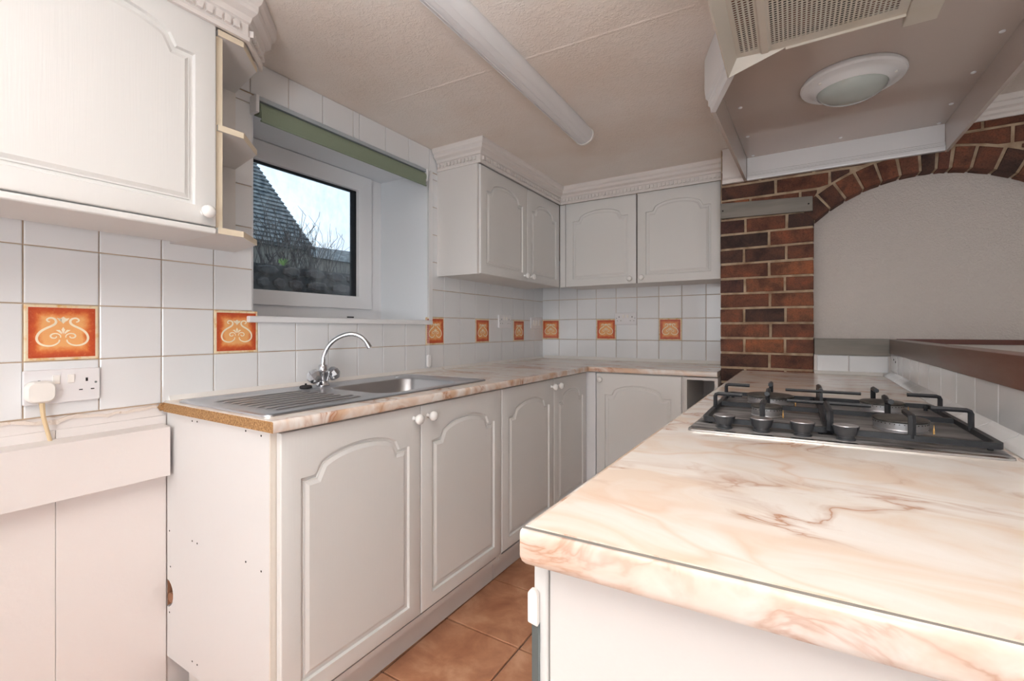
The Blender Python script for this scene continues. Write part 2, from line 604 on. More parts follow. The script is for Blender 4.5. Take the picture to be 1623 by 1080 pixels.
def tile(parent, u0, u1, z0, z1, wall, gap=0.0028, m='tile_white'):
    """wall: ('L', x) facing +x with u=y; ('B', y) facing -y with u=x; ('R', x) facing -x with u=y"""
    w, h = u1 - u0 - gap, z1 - z0 - gap
    if w < 0.008 or h < 0.008:
        return None
    key = (round(w, 4), round(h, 4), m)
    kind, c = wall
    cu, cz = (u0 + u1) / 2, (z0 + z1) / 2
    j = lambda s: random.uniform(-s, s)
    rot = {'L': (j(.004), j(.003), R90 + j(.005)), 'B': (j(.004), j(.003), j(.005)), 'R': (j(.003), j(.003), -R90 + j(.004))}[kind]
    loc = {'L': (c, cu, cz), 'B': (cu, c, cz), 'R': (c, cu, cz)}[kind]
    if key not in TILES:
        o = obj('tile', tile_mesh(w, h), m, parent, local=True, smooth=0)
        TILES[key] = o
    else:
        o = inst(TILES[key], 'tile', parent)
    o.location = loc
    o.rotation_euler = rot
    return o


# decorated tile: white edge, orange print, raised cream scrolls
def scroll_pts():
    """one half of the motif, right side, in units of the tile (-.5 .. .5)"""
    s = []
    big = [(0.175, 0.195), (0.20, 0.20), (0.215, 0.23), (0.19, 0.258), (0.15, 0.262), (0.11, 0.24), (0.095, 0.20), (0.11, 0.155), (0.16, 0.115),
           (0.22, 0.08), (0.285, 0.03), (0.33, -0.035), (0.345, -0.11), (0.32, -0.18), (0.26, -0.225), (0.18, -0.24), (0.11, -0.22), (0.06, -0.175), (0.05, -0.13)]
    low = []
    for k in range(16):
        a = radians(200 - k * 26)
        r = 0.085 - 0.0042 * k
        low.append((0.115 + r * cos(a) * 1.0, -0.07 + r * sin(a) * .8))
    return s, cat2(big), low


def cat2(cs, n=3):
    o_ = []
    for i in range(len(cs) - 1):
        p0, p1, p2, p3 = cs[max(i - 1, 0)], cs[i], cs[i + 1], cs[min(i + 2, len(cs) - 1)]
        for k in range(n):
            t = k / n
            o_.append(tuple(.5 * ((2 * b) + (-a + c_) * t + (2 * a - 5 * b + 4 * c_ - d) * t * t + (-a + 3 * b - 3 * c_ + d) * t ** 3) for a, b, c_, d in zip(p0, p1, p2, p3)))
    o_.append(cs[-1])
    return o_


def motif_mesh(sz):
    mb = MB()
    up, big, low = scroll_pts()
    for sg in (-1, 1):
        for pts, w in ((big, 0.021), (low, 0.014)):
            n = len(pts)
            rr = [max(w * sz * (0.55 + 0.45 * sin(pi * i / (n - 1))), 0.0006) for i in range(n)]
            mb.tube([(sg * x * sz, -0.0052, z * sz) for x, z in pts], rr, 6, flat_s=0.14)
    for pts in ([(0, .29), (.045, .25), (.03, .20), (0, .16), (-.03, .20), (-.045, .25)],
                [(.03, .255), (.085, .265), (.055, .215), (.02, .2)],
                [(-.03, .255), (-.085, .265), (-.055, .215), (-.02, .2)],
                [(0, .10), (.025, .05), (0, -.03), (-.025, .05)],
                [(.015, .0), (.05, .05), (.10, .045), (.06, .01), (.02, -.03)],
                [(-.015, .0), (-.05, .05), (-.10, .045), (-.06, .01), (-.02, -.03)]):
        mb.loft([[(x * sz, -0.0045, z * sz) for x, z in pts], [(x * sz, -0.0058, z * sz) for x, z in pts]])
    return mb


DT = {}


def deco_tile(parent, u0, z0, wall):
    s = P - 0.0028
    kind, c = wall
    if not DT:
        t = obj('decorated_tile', tile_mesh(s, s), 'ivory_rim', parent, local=True, smooth=0)
        f = MB()
        e = s / 2 - 0.007
        f.loft([[(-e, -.0044, -e), (e, -.0044, -e), (e, -.0044, e), (-e, -.0044, e)],
                [(-e, -.0050, -e), (e, -.0050, -e), (e, -.0050, e), (-e, -.0050, e)]])
        g = obj('orange_print', f, 'orange_glaze', t, local=True, smooth=0)
        h_ = obj('scroll_motif', motif_mesh(s), 'cream_motif', t, local=True)
        DT['t'], DT['g'], DT['h'] = t, g, h_
    else:
        t = inst(DT['t'], 'decorated_tile', parent)
        inst(DT['g'], 'orange_print', t)
        inst(DT['h'], 'scroll_motif', t)
    t['label'] = 'orange glazed tile with cream scroll motif'
    t.location = (c, u0 + P / 2, z0 + P / 2) if kind == 'L' else (u0 + P / 2, c, z0 + P / 2)
    t.rotation_euler = (0, 0, R90 if kind == 'L' else 0)
    return t


ZR = 1.154
rows = [ZR + k * P for k in range(-2, 7)]       # .872 ... 2.0
LW = ('L', 0.003)
for k in range(-4, 19):
    y0, y1 = k * P, min((k + 1) * P, YB - 0.004)
    for r in range(8):
        z0, z1 = rows[r], rows[r + 1]
        if r == 7:
            z1 = ZC
        if r == 0:
            z0 = 0.876
        if k in (0, 3, 10, 13, 16) and r == 1:
            deco_tile(wallL, y0, z0, LW)
            continue
        # behind the wall cabinets nothing shows
        if z0 > 1.42 and (y1 < 0.25 or y0 > 1.53):
            continue
        inside = y1 > WY0 and y0 < WY1
        if not inside:
            tile(wallL, y0, y1, z0, z1, LW)
            continue
        if z1 <= WZ0 + 0.001:
            tile(wallL, y0, y1, z0, z1, LW)
        elif z0 < WZ0:                        # row cut by the sill
            tile(wallL, max(y0, WY0), min(y1, WY1), z0, WZ0 - 0.004, LW)
            if y0 < WY0:
                tile(wallL, y0, WY0, z0, z1, LW)
            if y1 > WY1:
                tile(wallL, WY1, y1, z0, z1, LW)
        elif z0 > 1.85:
            if y0 < WY0:
                tile(wallL, y0, WY0, z0, 1.893, LW)
            if y1 > WY1:
                tile(wallL, WY1, y1, z0, 1.893, LW)
        else:
            if y0 < WY0:
                tile(wallL, y0, WY0, z0, z1, LW)
            if y1 > WY1:
                tile(wallL, WY1, y1, z0, z1, LW)
        if r == 6 and z0 < WZ1:
            pass
hl = [0.423, 0.538, 0.677, 0.819, 0.966, 0.997, 1.144, 1.291, 1.436, 1.50]
for a, b in zip(hl[:-1], hl[1:]):
    tile(wallL, a, b, 1.895, ZC, LW)
ROWB = 1.162
for k in range(0, 9):
    x0, x1 = (0.006 if k == 0 else k * P), min((k + 1) * P, 1.262)
    for r in range(-2, 3):
        z0, z1 = ROWB + r * P, ROWB + (r + 1) * P
        if r == -2:
            z0 = 0.888
        if r == -1 and k in (0, 3, 6):
            deco_tile(wallB, x0 if k else 0.004, z0, ('B', YB - 0.003))
            continue
        tile(wallB, x0, x1, z0, z1, ('B', YB - 0.003))

# sealing strip along the foot of the tiles
mb = MB()
mb.extr([(0.003, 0.870), (0.020, 0.870), (0.016, 0.886), (0.008, 0.896), (0.003, 0.896)], 'y', 0.30, YB - 0.004)
tag(obj('sealing_strip', mb, 'sealant'), 'white sealing strip along the foot of the tiles behind the sink', 'trim', kind='structure')
mb = MB()
mb.extr([(YB - .003, 0.880), (YB - 0.020, 0.880), (YB - 0.014, 0.893), (YB - .008, 0.902), (YB - .003, 0.902)], 'x', 0.02, 1.262)
tag(obj('sealing_strip', mb, 'sealant'), 'white sealing strip under the tiles in the far corner', 'trim', kind='structure')
# torn plaster where the worktop once continued
mb = MB()
pts = []
N = 46
random.seed(3)
for k in range(N + 1):
    y = -0.62 + k * (0.92 / N)
    pts.append((y, 0.868 + random.uniform(-.004, .004) + 0.004 * sin(k * .9)))
low = [(y, z - 0.006 - random.uniform(0, .006)) for y, z in pts]
for k in range(N):
    a, b, c, d = pts[k], pts[k + 1], low[k + 1], low[k]
    t = random.uniform(.003, .007)
    mb.loft([[(0, a[0], a[1]), (0, b[0], b[1]), (0, c[0], c[1]), (0, d[0], d[1])],
             [(t, a[0], a[1]), (t, b[0], b[1]), (t * .7, c[0], c[1]), (t * .7, d[0], d[1])]])
obj('torn_plaster', mb, 'plaster_torn', wallL, smooth=0)
# boarded lower wall, a joint at y = .057
mb = box(0, 0.006, -0.9, 0.0567, 0.0, 0.84)
obj('wall_board', mb, 'wall_paint', wallL, bevel=0.001)
mb = box(0, 0.006, 0.0575, 0.2940, 0.0, 0.84)
obj('wall_board', mb, 'wall_paint', wallL, bevel=0.001)

# floor tiles
FX, FY, FP = 0.777, 1.025, 0.318
src = None
for i in range(-3, 3):
    for j in range(-5, 5):
        x, y = FX + i * FP, FY + j * FP
        if x < 0.1 and y < 0.3 or (x + FP > 2.0):
            pass
        mbt = MB()
        w = FP - 0.006
        a = [(-w / 2, -w / 2, 0), (w / 2, -w / 2, 0), (w / 2, w / 2, 0), (-w / 2, w / 2, 0)]
        if src is None:
            mbt.loft([[(q[0], q[1], -0.008) for q in a], [(q[0], q[1], -0.002) for q in a],
                      [(q[0] * .985, q[1] * .985, 0) for q in a]])
            src = obj('floor_tile', mbt, 'terracotta', fl, local=True, smooth=0)
            o = src
        else:
            mbt.bm.free()
            o = inst(src, 'floor_tile', fl)
        o.location = (x + FP / 2, y + FP / 2, random.uniform(-.0008, .0))
        o.rotation_euler = (0, 0, random.uniform(-.003, .003))

# ------------------------------------------------------------------ brick pier and arch
AX, AZ, RI, RO = 2.070, 1.187, 0.575, 0.662
YF = 2.235
mb = MB()
mb.box(1.264, 1.658, YF + 0.006, YB + 0.1, 0, ZC)
mb.box(1.60, 2.80, YF + 0.11, YF + 0.2, 0, ZC)
# spandrel backing above the arch, in columns
xs = [1.658 + k * (2.78 - 1.658) / 40 for k in range(41)]


def arc_z(x, r):
    d = abs(x - AX)
    return AZ + sqrt(r * r - d * d) if d < r else 0.0


for a, b in zip(xs[:-1], xs[1:]):
    za, zb = max(arc_z(a, RI + .004), AZ + .40 if abs(a - AX) < .45 else 0.0), max(arc_z(b, RI + .004), AZ + .40 if abs(b - AX) < .45 else 0.0)
    mb.loft([[(a, YF + .006, za), (b, YF + .006, zb), (b, YF + .006, ZC), (a, YF + .006, ZC)],
             [(a, YF + .072, za), (b, YF + .072, zb), (b, YF + .072, ZC), (a, YF + .072, ZC)]])
pier = struct('wall_chimney', mb, 'mortar', 'red and brown brick pier and arch of the old chimney breast', 'wall', smooth=0)
mb = MB()
mb.box(1.655, 2.78, YF + 0.074, YF + 0.10, 1.047, 1.83)
obj('plaster_panel', mb, 'arch_plaster', pier)


def brick_poly(poly, depth=(YF, YF + .06)):
    """poly in x,z, CCW; chamfered face towards -y"""
    cx = sum(q[0] for q in poly) / len(poly)
    cz = sum(q[1] for q in poly) / len(poly)
    j = random.uniform(-.0015, .0015)
    jit = [(x + random.uniform(-.0012, .0012), z + random.uniform(-.0012, .0012)) for x, z in poly]
    mb = MB()
    back = [(x, depth[1], z) for x, z in jit]
    mid = [(x, depth[0] + .003 + j, z) for x, z in jit]
    fr_ = [(x + (cx - x) * .035, depth[0] + j, z + (cz - z) * .06) for x, z in jit]
    mb.loft([back, mid, fr_])
    o = obj('brick', mb, 'brick_clay', pier, smooth=0)
    return o


zj = [1.648 - 0.075 * k for k in range(22, -1, -1)]      # joints up to 1.648
G = 0.0115
for i, (z0, z1) in enumerate(zip(zj[:-1], zj[1:])):
    k = len(zj) - 2 - i
    xjs = [1.262, 1.374, 1.549, 1.661] if k % 2 == 0 else [1.262, 1.482, 1.661]
    if z1 < 0.25:
        continue
    xjs = [xjs[0]] + [x + random.uniform(-.006, .006) for x in xjs[1:-1]] + [xjs[-1]]
    for a, b in zip(xjs[:-1], xjs[1:]):
        a2 = a if a == xjs[0] else a + G / 2
        b2 = b if b == xjs[-1] else b - G / 2
        brick_poly([(a2, z0 + G / 2), (b2, z0 + G / 2), (b2, z1 - G / 2), (a2, z1 - G / 2)])
upper = [(1.648, 1.672, [1.262, 1.661]),
         (1.672, 1.747, [1.262, 1.397, 1.607, 1.80]),
         (1.747, 1.822, [1.262, 1.506, 1.722, 1.94, 2.16, 2.38, 2.60, 2.78]),
         (1.822, 1.897, [1.262, 1.44, 1.66, 1.88, 2.095, 2.314, 2.53, 2.75]),
         (1.897, 1.972, [1.262, 1.56, 1.78, 2.0, 2.229, 2.45, 2.67, 2.78]),
         (1.972, 2.008, [1.262, 1.45, 1.67, 1.89, 2.11, 2.33, 2.55, 2.78]),
         (1.672, 1.747, [2.34, 2.50, 2.70, 2.78]), (1.598, 1.672, [2.42, 2.60, 2.78])]
for z0, z1, xj in upper:
    for a, b in zip(xj[:-1], xj[1:]):
        a2, b2 = a + G / 2, b - G / 2
        n = 7
        cols = [a2 + (b2 - a2) * t / (n - 1) for t in range(n)]
        bot = []
        for x in cols:
            zb = z0 + G / 2
            if 1.655 < x < 2.485:
                zb = max(zb, arc_z(x, RO + G) if abs(x - AX) < RO else 0)
            bot.append((x, zb))
        keep = [(x, zb) for x, zb in bot if zb < z1 - G / 2 - .004]
        if len(keep) < 2:
            continue
        poly = keep + [(keep[-1][0], z1 - G / 2), (keep[0][0], z1 - G / 2)]
        if all(abs(q[1] - (z0 + G / 2)) < 1e-6 for q in keep):
            poly = [keep[0], keep[-1], (keep[-1][0], z1 - G / 2), (keep[0][0], z1 - G / 2)]
        brick_poly(poly)
for k in range(8):
    z0, z1 = 1.598 - .075 * (k + 1), 1.598 - .075 * k
    xa = 2.482 + (.006 if k else .010)
    for a, b in (((xa, 2.56), (2.57, 2.775)) if k % 2 else ((xa, 2.685), (2.695, 2.775))):
        if z1 > 1.06:
            brick_poly([(a, max(z0, 1.052) + G / 2), (b, max(z0, 1.052) + G / 2), (b, z1 - G / 2), (a, z1 - G / 2)])
aj = [-44.8, -36.8, -30, -22.9, -16.1, -9.6, -3.1, 1.9, 6.3, 12.6, 19.8, 26.3, 33, 39.7, 46.2, 52]
for a, b in zip(aj[:-1], aj[1:]):
    g = math.degrees(0.0055 / 0.62)
    a2, b2 = radians(a + g), radians(b - g)
    mid_ = (a2 + b2) / 2
    poly = []
    for r, seq in ((RI, (a2, mid_, b2)), (RO, (b2, mid_, a2))):
        for t in seq:
            poly.append((AX + r * sin(t), AZ + r * cos(t)))
    brick_poly(poly, (YF - .001, YF + .072))

# timber batten screwed across the pier
mb = MB()
mb.loft([[(1.264, YF - .020, 1.655), (1.656, YF - .020, 1.643), (1.656, YF - .020, 1.711), (1.264, YF - .020, 1.731)],
         [(1.264, YF - .002, 1.655), (1.656, YF - .002, 1.643), (1.656, YF - .002, 1.711), (1.264, YF - .002, 1.731)]])
bat = tag(obj('timber_batten', mb, 'batten_grey', bevel=.001), 'grey painted batten screwed across the brick pier below the arch spring', 'batten')
for x, z in ((1.275, 1.692), (1.640, 1.677)):
    mb = MB(); mb.lathe([(0.0038, 0), (0.0038, .0015)], (x, YF - .0205, z), (0, -1, 0), 10)
    obj('screw', mb, 'dark', bat)

# half wall on the far side of the hob: tiles, cove, capping, ledge
def fw(y): return 1.912 + .0202 * (y - .85)      # tiled face of the low wall
AW = math.atan(.0202)
mb = MB()
def slab(m_, dx0, dx1, ya, yb, za, zb):
    lo = [(fw(ya) + dx0, ya), (fw(ya) + dx1, ya), (fw(yb) + dx1, yb), (fw(yb) + dx0, yb)]
    m_.prism(lo, za, zb)
    return m_
slab(mb, .006, .12, -1.2, YF - .002, 0, 0.988)
mb.box(1.662, 2.78, YF, YF + .07, 0, 0.975)
hw = struct('wall_hob', mb, 'wall_paint', 'low wall behind the gas hob carrying small white tiles', 'wall')
obj('grout_bed', slab(MB(), .003, .0065, -1.1, 2.232, 0.889, 0.989), 'sealant', hw)
tj = [-.36, -.215, -0.07, 0.07, 0.21, 0.35, 0.49, 0.63, 0.77, 0.913, 1.055, 1.20, 1.353, 1.498, 1.645, 1.79, 1.93, 2.05, 2.228]
for a, b in zip(tj[:-1], tj[1:]):
    t_ = tile(hw, a, b, 0.903, 0.989, ('R', fw((a + b) / 2) + .003))
    t_.rotation_euler.z -= AW
tile(hw, 1.672, 1.793, 0.899, 0.975, ('B', YF - .001))
tile(hw, 1.793, 1.933, 0.899, 0.975, ('B', YF - .001))
cj = [-0.17, -0.03, 0.11, 0.25, 0.39, 0.53, 0.67, 0.81, 0.95, 1.09, 1.24, 1.38, 1.52, 1.66, 1.80, 1.94, 2.08, 2.214]
prof = [(.001, 0.8875), (-.026, 0.8875), (-.0265, 0.890), (-.023, 0.895), (-.017, 0.8995), (-.010, 0.903), (-.004, 0.907), (-.0015, 0.911), (.001, 0.912)]
for a, b in zip(cj[:-1], cj[1:]):
    mb = MB()
    mb.loft([[(fw(y) + u, y, z) for u, z in prof] for y in (a + .0012, b - .0012)])
    obj('cove_tile', mb, 'tile_white', hw)
mb = MB(); mb.extr([(YF - .002, .8875), (YF - .020, .8875), (YF - .014, .896), (YF - .002, .903)], 'x', 1.664, 1.912)
obj('cove_strip', mb, 'sealant', hw)
for y, z in ((2.09, .958), (2.135, .965)):
    mb = MB(); mb.lathe([(0.004, 0), (0.004, .001)], (fw(y) - .002, y, z), (-1, 0, 0), 8)
    obj('drill_hole', mb, 'dark', hw)
mb = MB(); mb.box(1.663, 1.938, YF - .016, YF + .068, 0.976, 1.049)
tag(obj('trim_board', mb, 'batten_grey', bevel=.001), 'grey board under the arch panel beside the brick pier', 'board')
mb = slab(MB(), -.006, .045, -1.2, 2.216, 0.987, 1.047)
tag(obj('timber_capping', mb, 'capping_timber', bevel=.002), 'worn red-brown timber capping rail along the low tiled wall', 'rail')
mb = slab(MB(), .047, .88, -1.2, 2.225, 1.005, 1.030)
tag(obj('ledge_board', mb, 'cab_white'), 'white painted ledge behind the timber capping rail', 'ledge')
mb = MB()
mb.box(1.97, 2.78, 2.228, 2.300, 1.0305, 1.050)  # brown wood strip at the foot of the arch panel
tag(obj('timber_strip', mb, 'brown_trim'), 'thin brown timber strip under the plaster arch panel', 'strip')

# cornice pieces ------------------------------------------------------------
PROF = [(0, 0), (.010, 0), (.012, .010), (.007, .014), (.007, .046), (.013, .049), (.016, .056), (.018, .062), (.033, .072),
        (.036, .080), (.036, .090), (.045, .098), (.050, .110), (.050, .121), (0, .121)]


def sweep(path, prof):
    """path: plan polyline, prof offset to its right-hand side; mitred"""
    pts = [Vector(q) for q in path]
    loops = []
    for i, q in enumerate(pts):
        d0 = (pts[i] - pts[i - 1]).normalized() if i > 0 else None
        d1 = (pts[i + 1] - pts[i]).normalized() if i < len(pts) - 1 else None
        if d0 is None: d0 = d1
        if d1 is None: d1 = d0
        n0, n1 = Vector((d0.y, -d0.x)), Vector((d1.y, -d1.x))
        n_ = (n0 + n1).normalized()
        k = 1 / max(n_.dot(n0), .3)
        loops.append([(q.x + n_.x * o_ * k, q.y + n_.y * o_ * k, z) for o_, z in prof])
    return MB().loft(loops)


def dentils(path, z, pitch=0.0225, w=0.0140, h_=0.0175, start=.008):
    res = []
    for (x0, y0), (x1, y1) in zip(path[:-1], path[1:]):
        d = Vector((x1 - x0, y1 - y0)); L = d.length; d.normalize()
        n_ = Vector((d.y, -d.x))
        s = start
        while s + w < L - .004:
            a = Vector((x0, y0)) + d * s + n_ * .005
            b = a + d * w
            c_, e_ = b + n_ * .012, a + n_ * .012
            res.append((a, b, c_, e_, z, z + h_))
            s += pitch
    return res


def cornice(label, path, z0, single):
    hgt = (ZC - z0) / .121
    prof = [(o_, z0 + z * hgt) for o_, z in PROF]
    c = tag(obj('cornice', sweep(path, prof), 'cornice_paint', smooth=20), label, 'cornice')
    allmb = MB()
    first = None
    for a, b, c2, e2, zz0, zz1 in dentils(path, z0 + .019 * hgt):
        if single:
            m_ = MB()
            m_.loft([[(q.x, q.y, zz0) for q in (a, b, c2, e2)], [(q.x, q.y, zz1) for q in (a, b, c2, e2)]])
            obj('dentil', m_, 'cornice_paint', c, smooth=0)
        else:
            allmb.loft([[(q.x, q.y, zz0) for q in (a, b, c2, e2)], [(q.x, q.y, zz1) for q in (a, b, c2, e2)]])
    if not single:
        obj('dentil_band', allmb, 'cornice_paint', c, smooth=0, kind='stuff')
    else:
        allmb.bm.free()
    return c


# path direction chosen so that the right-hand side looks into the room
cornice('white dentil cornice over the wall cupboard with open end shelves', [(0.287, -0.62), (0.287, 0.372), (0.200, 0.455), (0.175, 0.470)][::1], 1.886, True)
cornice('white dentil cornice over the corner cupboards beyond the window', [(0.012, 1.499), (0.277, 1.499), (0.277, 2.399), (1.268, 2.399)], 1.905, False)


# ------------------------------------------------------------------ doors, cupboards
def offset_loop(pts, d):
    n = len(pts)
    out_ = []
    for i in range(n):
        a, b, c_ = Vector(pts[i - 1]), Vector(pts[i]), Vector(pts[(i + 1) % n])
        d0, d1 = (b - a).normalized(), (c_ - b).normalized()
        n0, n1 = Vector((-d0.y, d0.x)), Vector((-d1.y, d1.x))
        m_ = (n0 + n1)
        if m_.length < 1e-6: m_ = n0
        m_.normalize()
        k = 1 / max(m_.dot(n0), .5)
        out_.append((b.x + m_.x * d * k, b.y + m_.y * d * k))
    return out_


def door_mesh(w, h_, mx_, mbot, zs, zc, sh=0.040, t=0.018):
    """x 0..w, z 0..h, back at y=0, face at y=-t; cathedral-arch routed panel"""
    path = [(mx_, mbot), (w - mx_, mbot), (w - mx_, zs), (w - mx_ - sh, zs)]
    outer = [(0, 0), (w, 0), (w, h_)]
    a = w / 2 - mx_ - sh
    N = 20
    arc = []
    for k in range(N + 1):
        u = 1 - 2 * k / N
        au = abs(u)
        yv = (1 - au * au) ** 0.56 if au < 1 else 0
        # flared foot
        lift = 0.16 if au < 1 else 0.10
        arc.append((w / 2 + a * u, zs + (zc - zs) * (lift + (1 - lift) * yv)))
    arc[0] = (w / 2 + a, zs + (zc - zs) * .08)
    arc[-1] = (w / 2 - a, zs + (zc - zs) * .08)
    path = path[:3] + [(w - mx_ - sh, zs)] + arc[1:-1] + [(mx_ + sh, zs), (mx_, zs)]
    top = path[3:-1]
    for q in top:
        outer.append((mx_ * .0 + q[0], h_))
    outer.append((0, h_))
    mb = MB()
    rect = lambda dd, y: [(min(max(x, dd), w - dd), y, min(max(z, dd), h_ - dd)) for x, z in outer]
    loops = [rect(0, 0), rect(0, -t + .004), rect(.0015, -t + .0012), rect(.005, -t)]
    for d, y in ((0, -t), (.0030, -t + .0075), (.0100, -t + .0080), (.0112, -t + .0045), (.0145, -t + .0045), (.0235, -t + .0003)):
        loops.append([(x, y, z) for x, z in offset_loop(path, d)])
    mb.loft(loops)
    return mb


KNOB = []


def knob(parent, x, z, y=-0.018):
    if not KNOB:
        mb = MB()
        mb.lathe([(.0075, 0), (.006, .004), (.0055, .010), (.0095, .014), (.0145, .019), (.0165, .025), (.0150, .031), (.0095, .0355), (.0, .037)], (0, 0, 0), (0, -1, 0), 20)
        o = obj('knob', mb, 'knob_white', parent, local=True)
        KNOB.append(o)
    else:
        o = inst(KNOB[0], 'knob', parent)
    o.location = (x, y, z)
    return o


def door(parent, x, z, w, h_, base, knob_at=None, y=0.0):
    mb = door_mesh(w, h_, .050, .046, h_ - (.119 if base else .118), h_ - .062)
    d = obj('door', mb, 'cab_white', parent, local=True, smooth=25)
    d.location = (x, y, z)
    if knob_at:
        knob(d, knob_at[0], knob_at[1])
    return d


def carcass(parent, x0, x1, y0, y1, z0, z1, front_open=False, t=.016, m='carcass'):
    for nm, b in (('side_panel', (x0, x0 + t, y0, y1, z0, z1)), ('side_panel', (x1 - t, x1, y0, y1, z0, z1)),
                  ('bottom_panel', (x0 + t, x1 - t, y0, y1, z0, z0 + t)), ('top_panel', (x0 + t, x1 - t, y0, y1, z1 - t, z1)),
                  ('back_panel', (x0 + t, x1 - t, y1 - .006, y1, z0 + t, z1 - t))):
        o = obj(nm, MB().box(*b), m, parent, local=True, smooth=0)


DRIFT = math.atan(0.011)
# base run along the window wall; frame: x along +Y of the room, -y towards the room
def base_loc(y):
    return (0.537 + 0.011 * (y - .3), y, 0)


# base cupboard under the sink
c1 = thing('base_cupboard', base_loc(0.312), 'white double base cupboard under the sink with exposed drilled side panel', 'cupboard', R90 - DRIFT)
DW = 0.470
door(c1, -0.003, 0.178, DW - .004, 0.669, True, (DW - .034, 0.669 - .036))
door(c1, DW - .003, 0.178, DW - .004, 0.669, True, (.030, 0.669 - .036))
for nm, b in (('side_panel', (DW * 2 - .02, DW * 2 - .004, 0.0, .52, .14, .85)), ('bottom_panel', (0.0, DW * 2 - .02, 0.0, .50, .145, .161)),
              ('back_panel', (0, DW * 2 - .02, .50, .506, .161, .72)), ('front_rail', (0, DW * 2 - .02, 0.0, .018, .80, .848))):
    obj(nm, MB().box(*b), 'carcass', c1, local=True, smooth=0)
obj('plinth', MB().box(0.02, 1.018, .085, .10, .002, .142), 'carcass', c1, local=True, smooth=0)
# the exposed end panel, world coordinates, with the pipe hole at the wall edge
hole = [(0.010 + .036 * sin(radians(t)), 0.318 - .040 * cos(radians(t))) for t in range(0, 181, 20)]
poly = [(0.008, 0.132), (0.530, 0.142), (0.530, 0.852), (0.008, 0.848)] + [(max(x, .0081), z) for x, z in hole[::-1]]
mb = MB()
mb.loft([[(x, 0.295, z) for x, z in poly], [(x, 0.311, z) for x, z in poly]])
ep = obj('end_panel', mb, 'panel_side', c1, smooth=0)
hm = MB()
for x, z in ((.16, .838), (.188, .839), (.43, .842), (.497, .838), (.16, .506), (.188, .506), (.43, .520), (.497, .515), (.16, .173), (.188, .174), (.43, .20), (.024, .503), (.03, .40), (.024, .265)):
    hm.lathe([(0.0026, 0), (0.0026, .0006)], (x, 0.2951, z), (0, -1, 0), 8)
obj('screw_holes', hm, 'dark', ep, kind='stuff')
obj('edge_strip', box(0.5305, 0.5345, 0.295, 0.311, 0.142, 0.852), 'pale_edging', c1, smooth=0)
mb = MB()
mb.tube([(0.0255, 0.2975, 0.306), (0.0245, 0.310, 0.306)], [.0150, .0155], 10)
tag(obj('waste_pipe', mb, 'pipe_brown'), 'brown pipe end seen through the hole of the end panel', 'pipe')
obj('hole_backing', box(0.0082, 0.0095, 0.2965, 0.311, 0.281, 0.356), 'pipe_brown', c1, smooth=0)
obj('return_plinth', box(0.06, 0.452, 0.330, 0.344, 0.002, 0.140), 'carcass', c1, smooth=0)

c2 = thing('base_cupboard', base_loc(1.253), 'white double base cupboard between the sink cupboard and the inner corner', 'cupboard', R90 - DRIFT)
DW2 = 0.436
door(c2, -0.003, 0.178, DW - .004, 0.669, True, (DW - .034, 0.669 - .036))
door(c2, DW - .003, 0.178, 0.404, 0.669, True, (.030, 0.669 - .036))
carcass(c2, 0.0, 0.86, 0.0, .50, .142, .85)
obj('plinth', MB().box(0.080, 0.90, .085, .10, .002, .142), 'carcass', c2, local=True, smooth=0)

c3 = thing('base_cupboard', (0.585, 2.148, 0), 'white single door base cupboard facing the room from the inner corner', 'cupboard')
obj('corner_filler', MB().box(-.022, .042, -.016, 0.0, .14, .849), 'pvc', c3, local=True, smooth=0)
door(c3, 0.046, 0.178, 0.460, 0.669, True, (.028, 0.669 - .034))
carcass(c3, 0.04, 0.513, 0.0, .50, .142, .85)
obj('plinth', MB().box(-.02, 0.68, .09, .105, .002, .142), 'carcass', c3, local=True, smooth=0)

c4 = thing('base_cupboard', (1.099, 2.148, 0), 'narrow open base unit with its drawer missing beside the brick pier', 'cupboard')
for nm, b, m_ in (('side_panel', (0, .016, -.002, .50, .142, .848), 'carcass'), ('side_panel', (.146, .162, -.002, .50, .142, .848), 'carcass'),
                  ('front_rail', (.016, .146, -.002, .02, .834, .848), 'carcass'), ('bottom_panel', (.016, .146, 0, .50, .142, .158), 'carcass'),
                  ('shelf', (.016, .146, .20, .48, .60, .616), 'carcass'), ('back_panel', (.016, .146, .49, .50, .158, .70), 'carcass')):
    obj(nm, MB().box(*b), m_, c4, local=True, smooth=0)

# wall cupboards
w1 = thing('wall_cupboard', (0.270, -0.17, 1.361), 'big white wall cupboard with quarter shelves open at its end', 'cupboard', R90)
door(w1, 0.0, 0.0, 0.466, 0.545, False, (0.466 - .030, .030))
door(w1, -0.47, 0.0, 0.466, 0.545, False, (.030, .030))
carcass(w1, -0.47, 0.469, 0.0, .266, -.002, .545)
mb = MB(); mb.box(-.47, .469, -.0165, .20, -.020, -.003)
obj('light_rail', mb, 'cab_white', w1, local=True, bevel=.005)


def shelf_poly():
    return [(0.005, 0.302), (0.283, 0.302), (0.285, 0.366), (0.196, 0.452), (0.005, 0.486)]


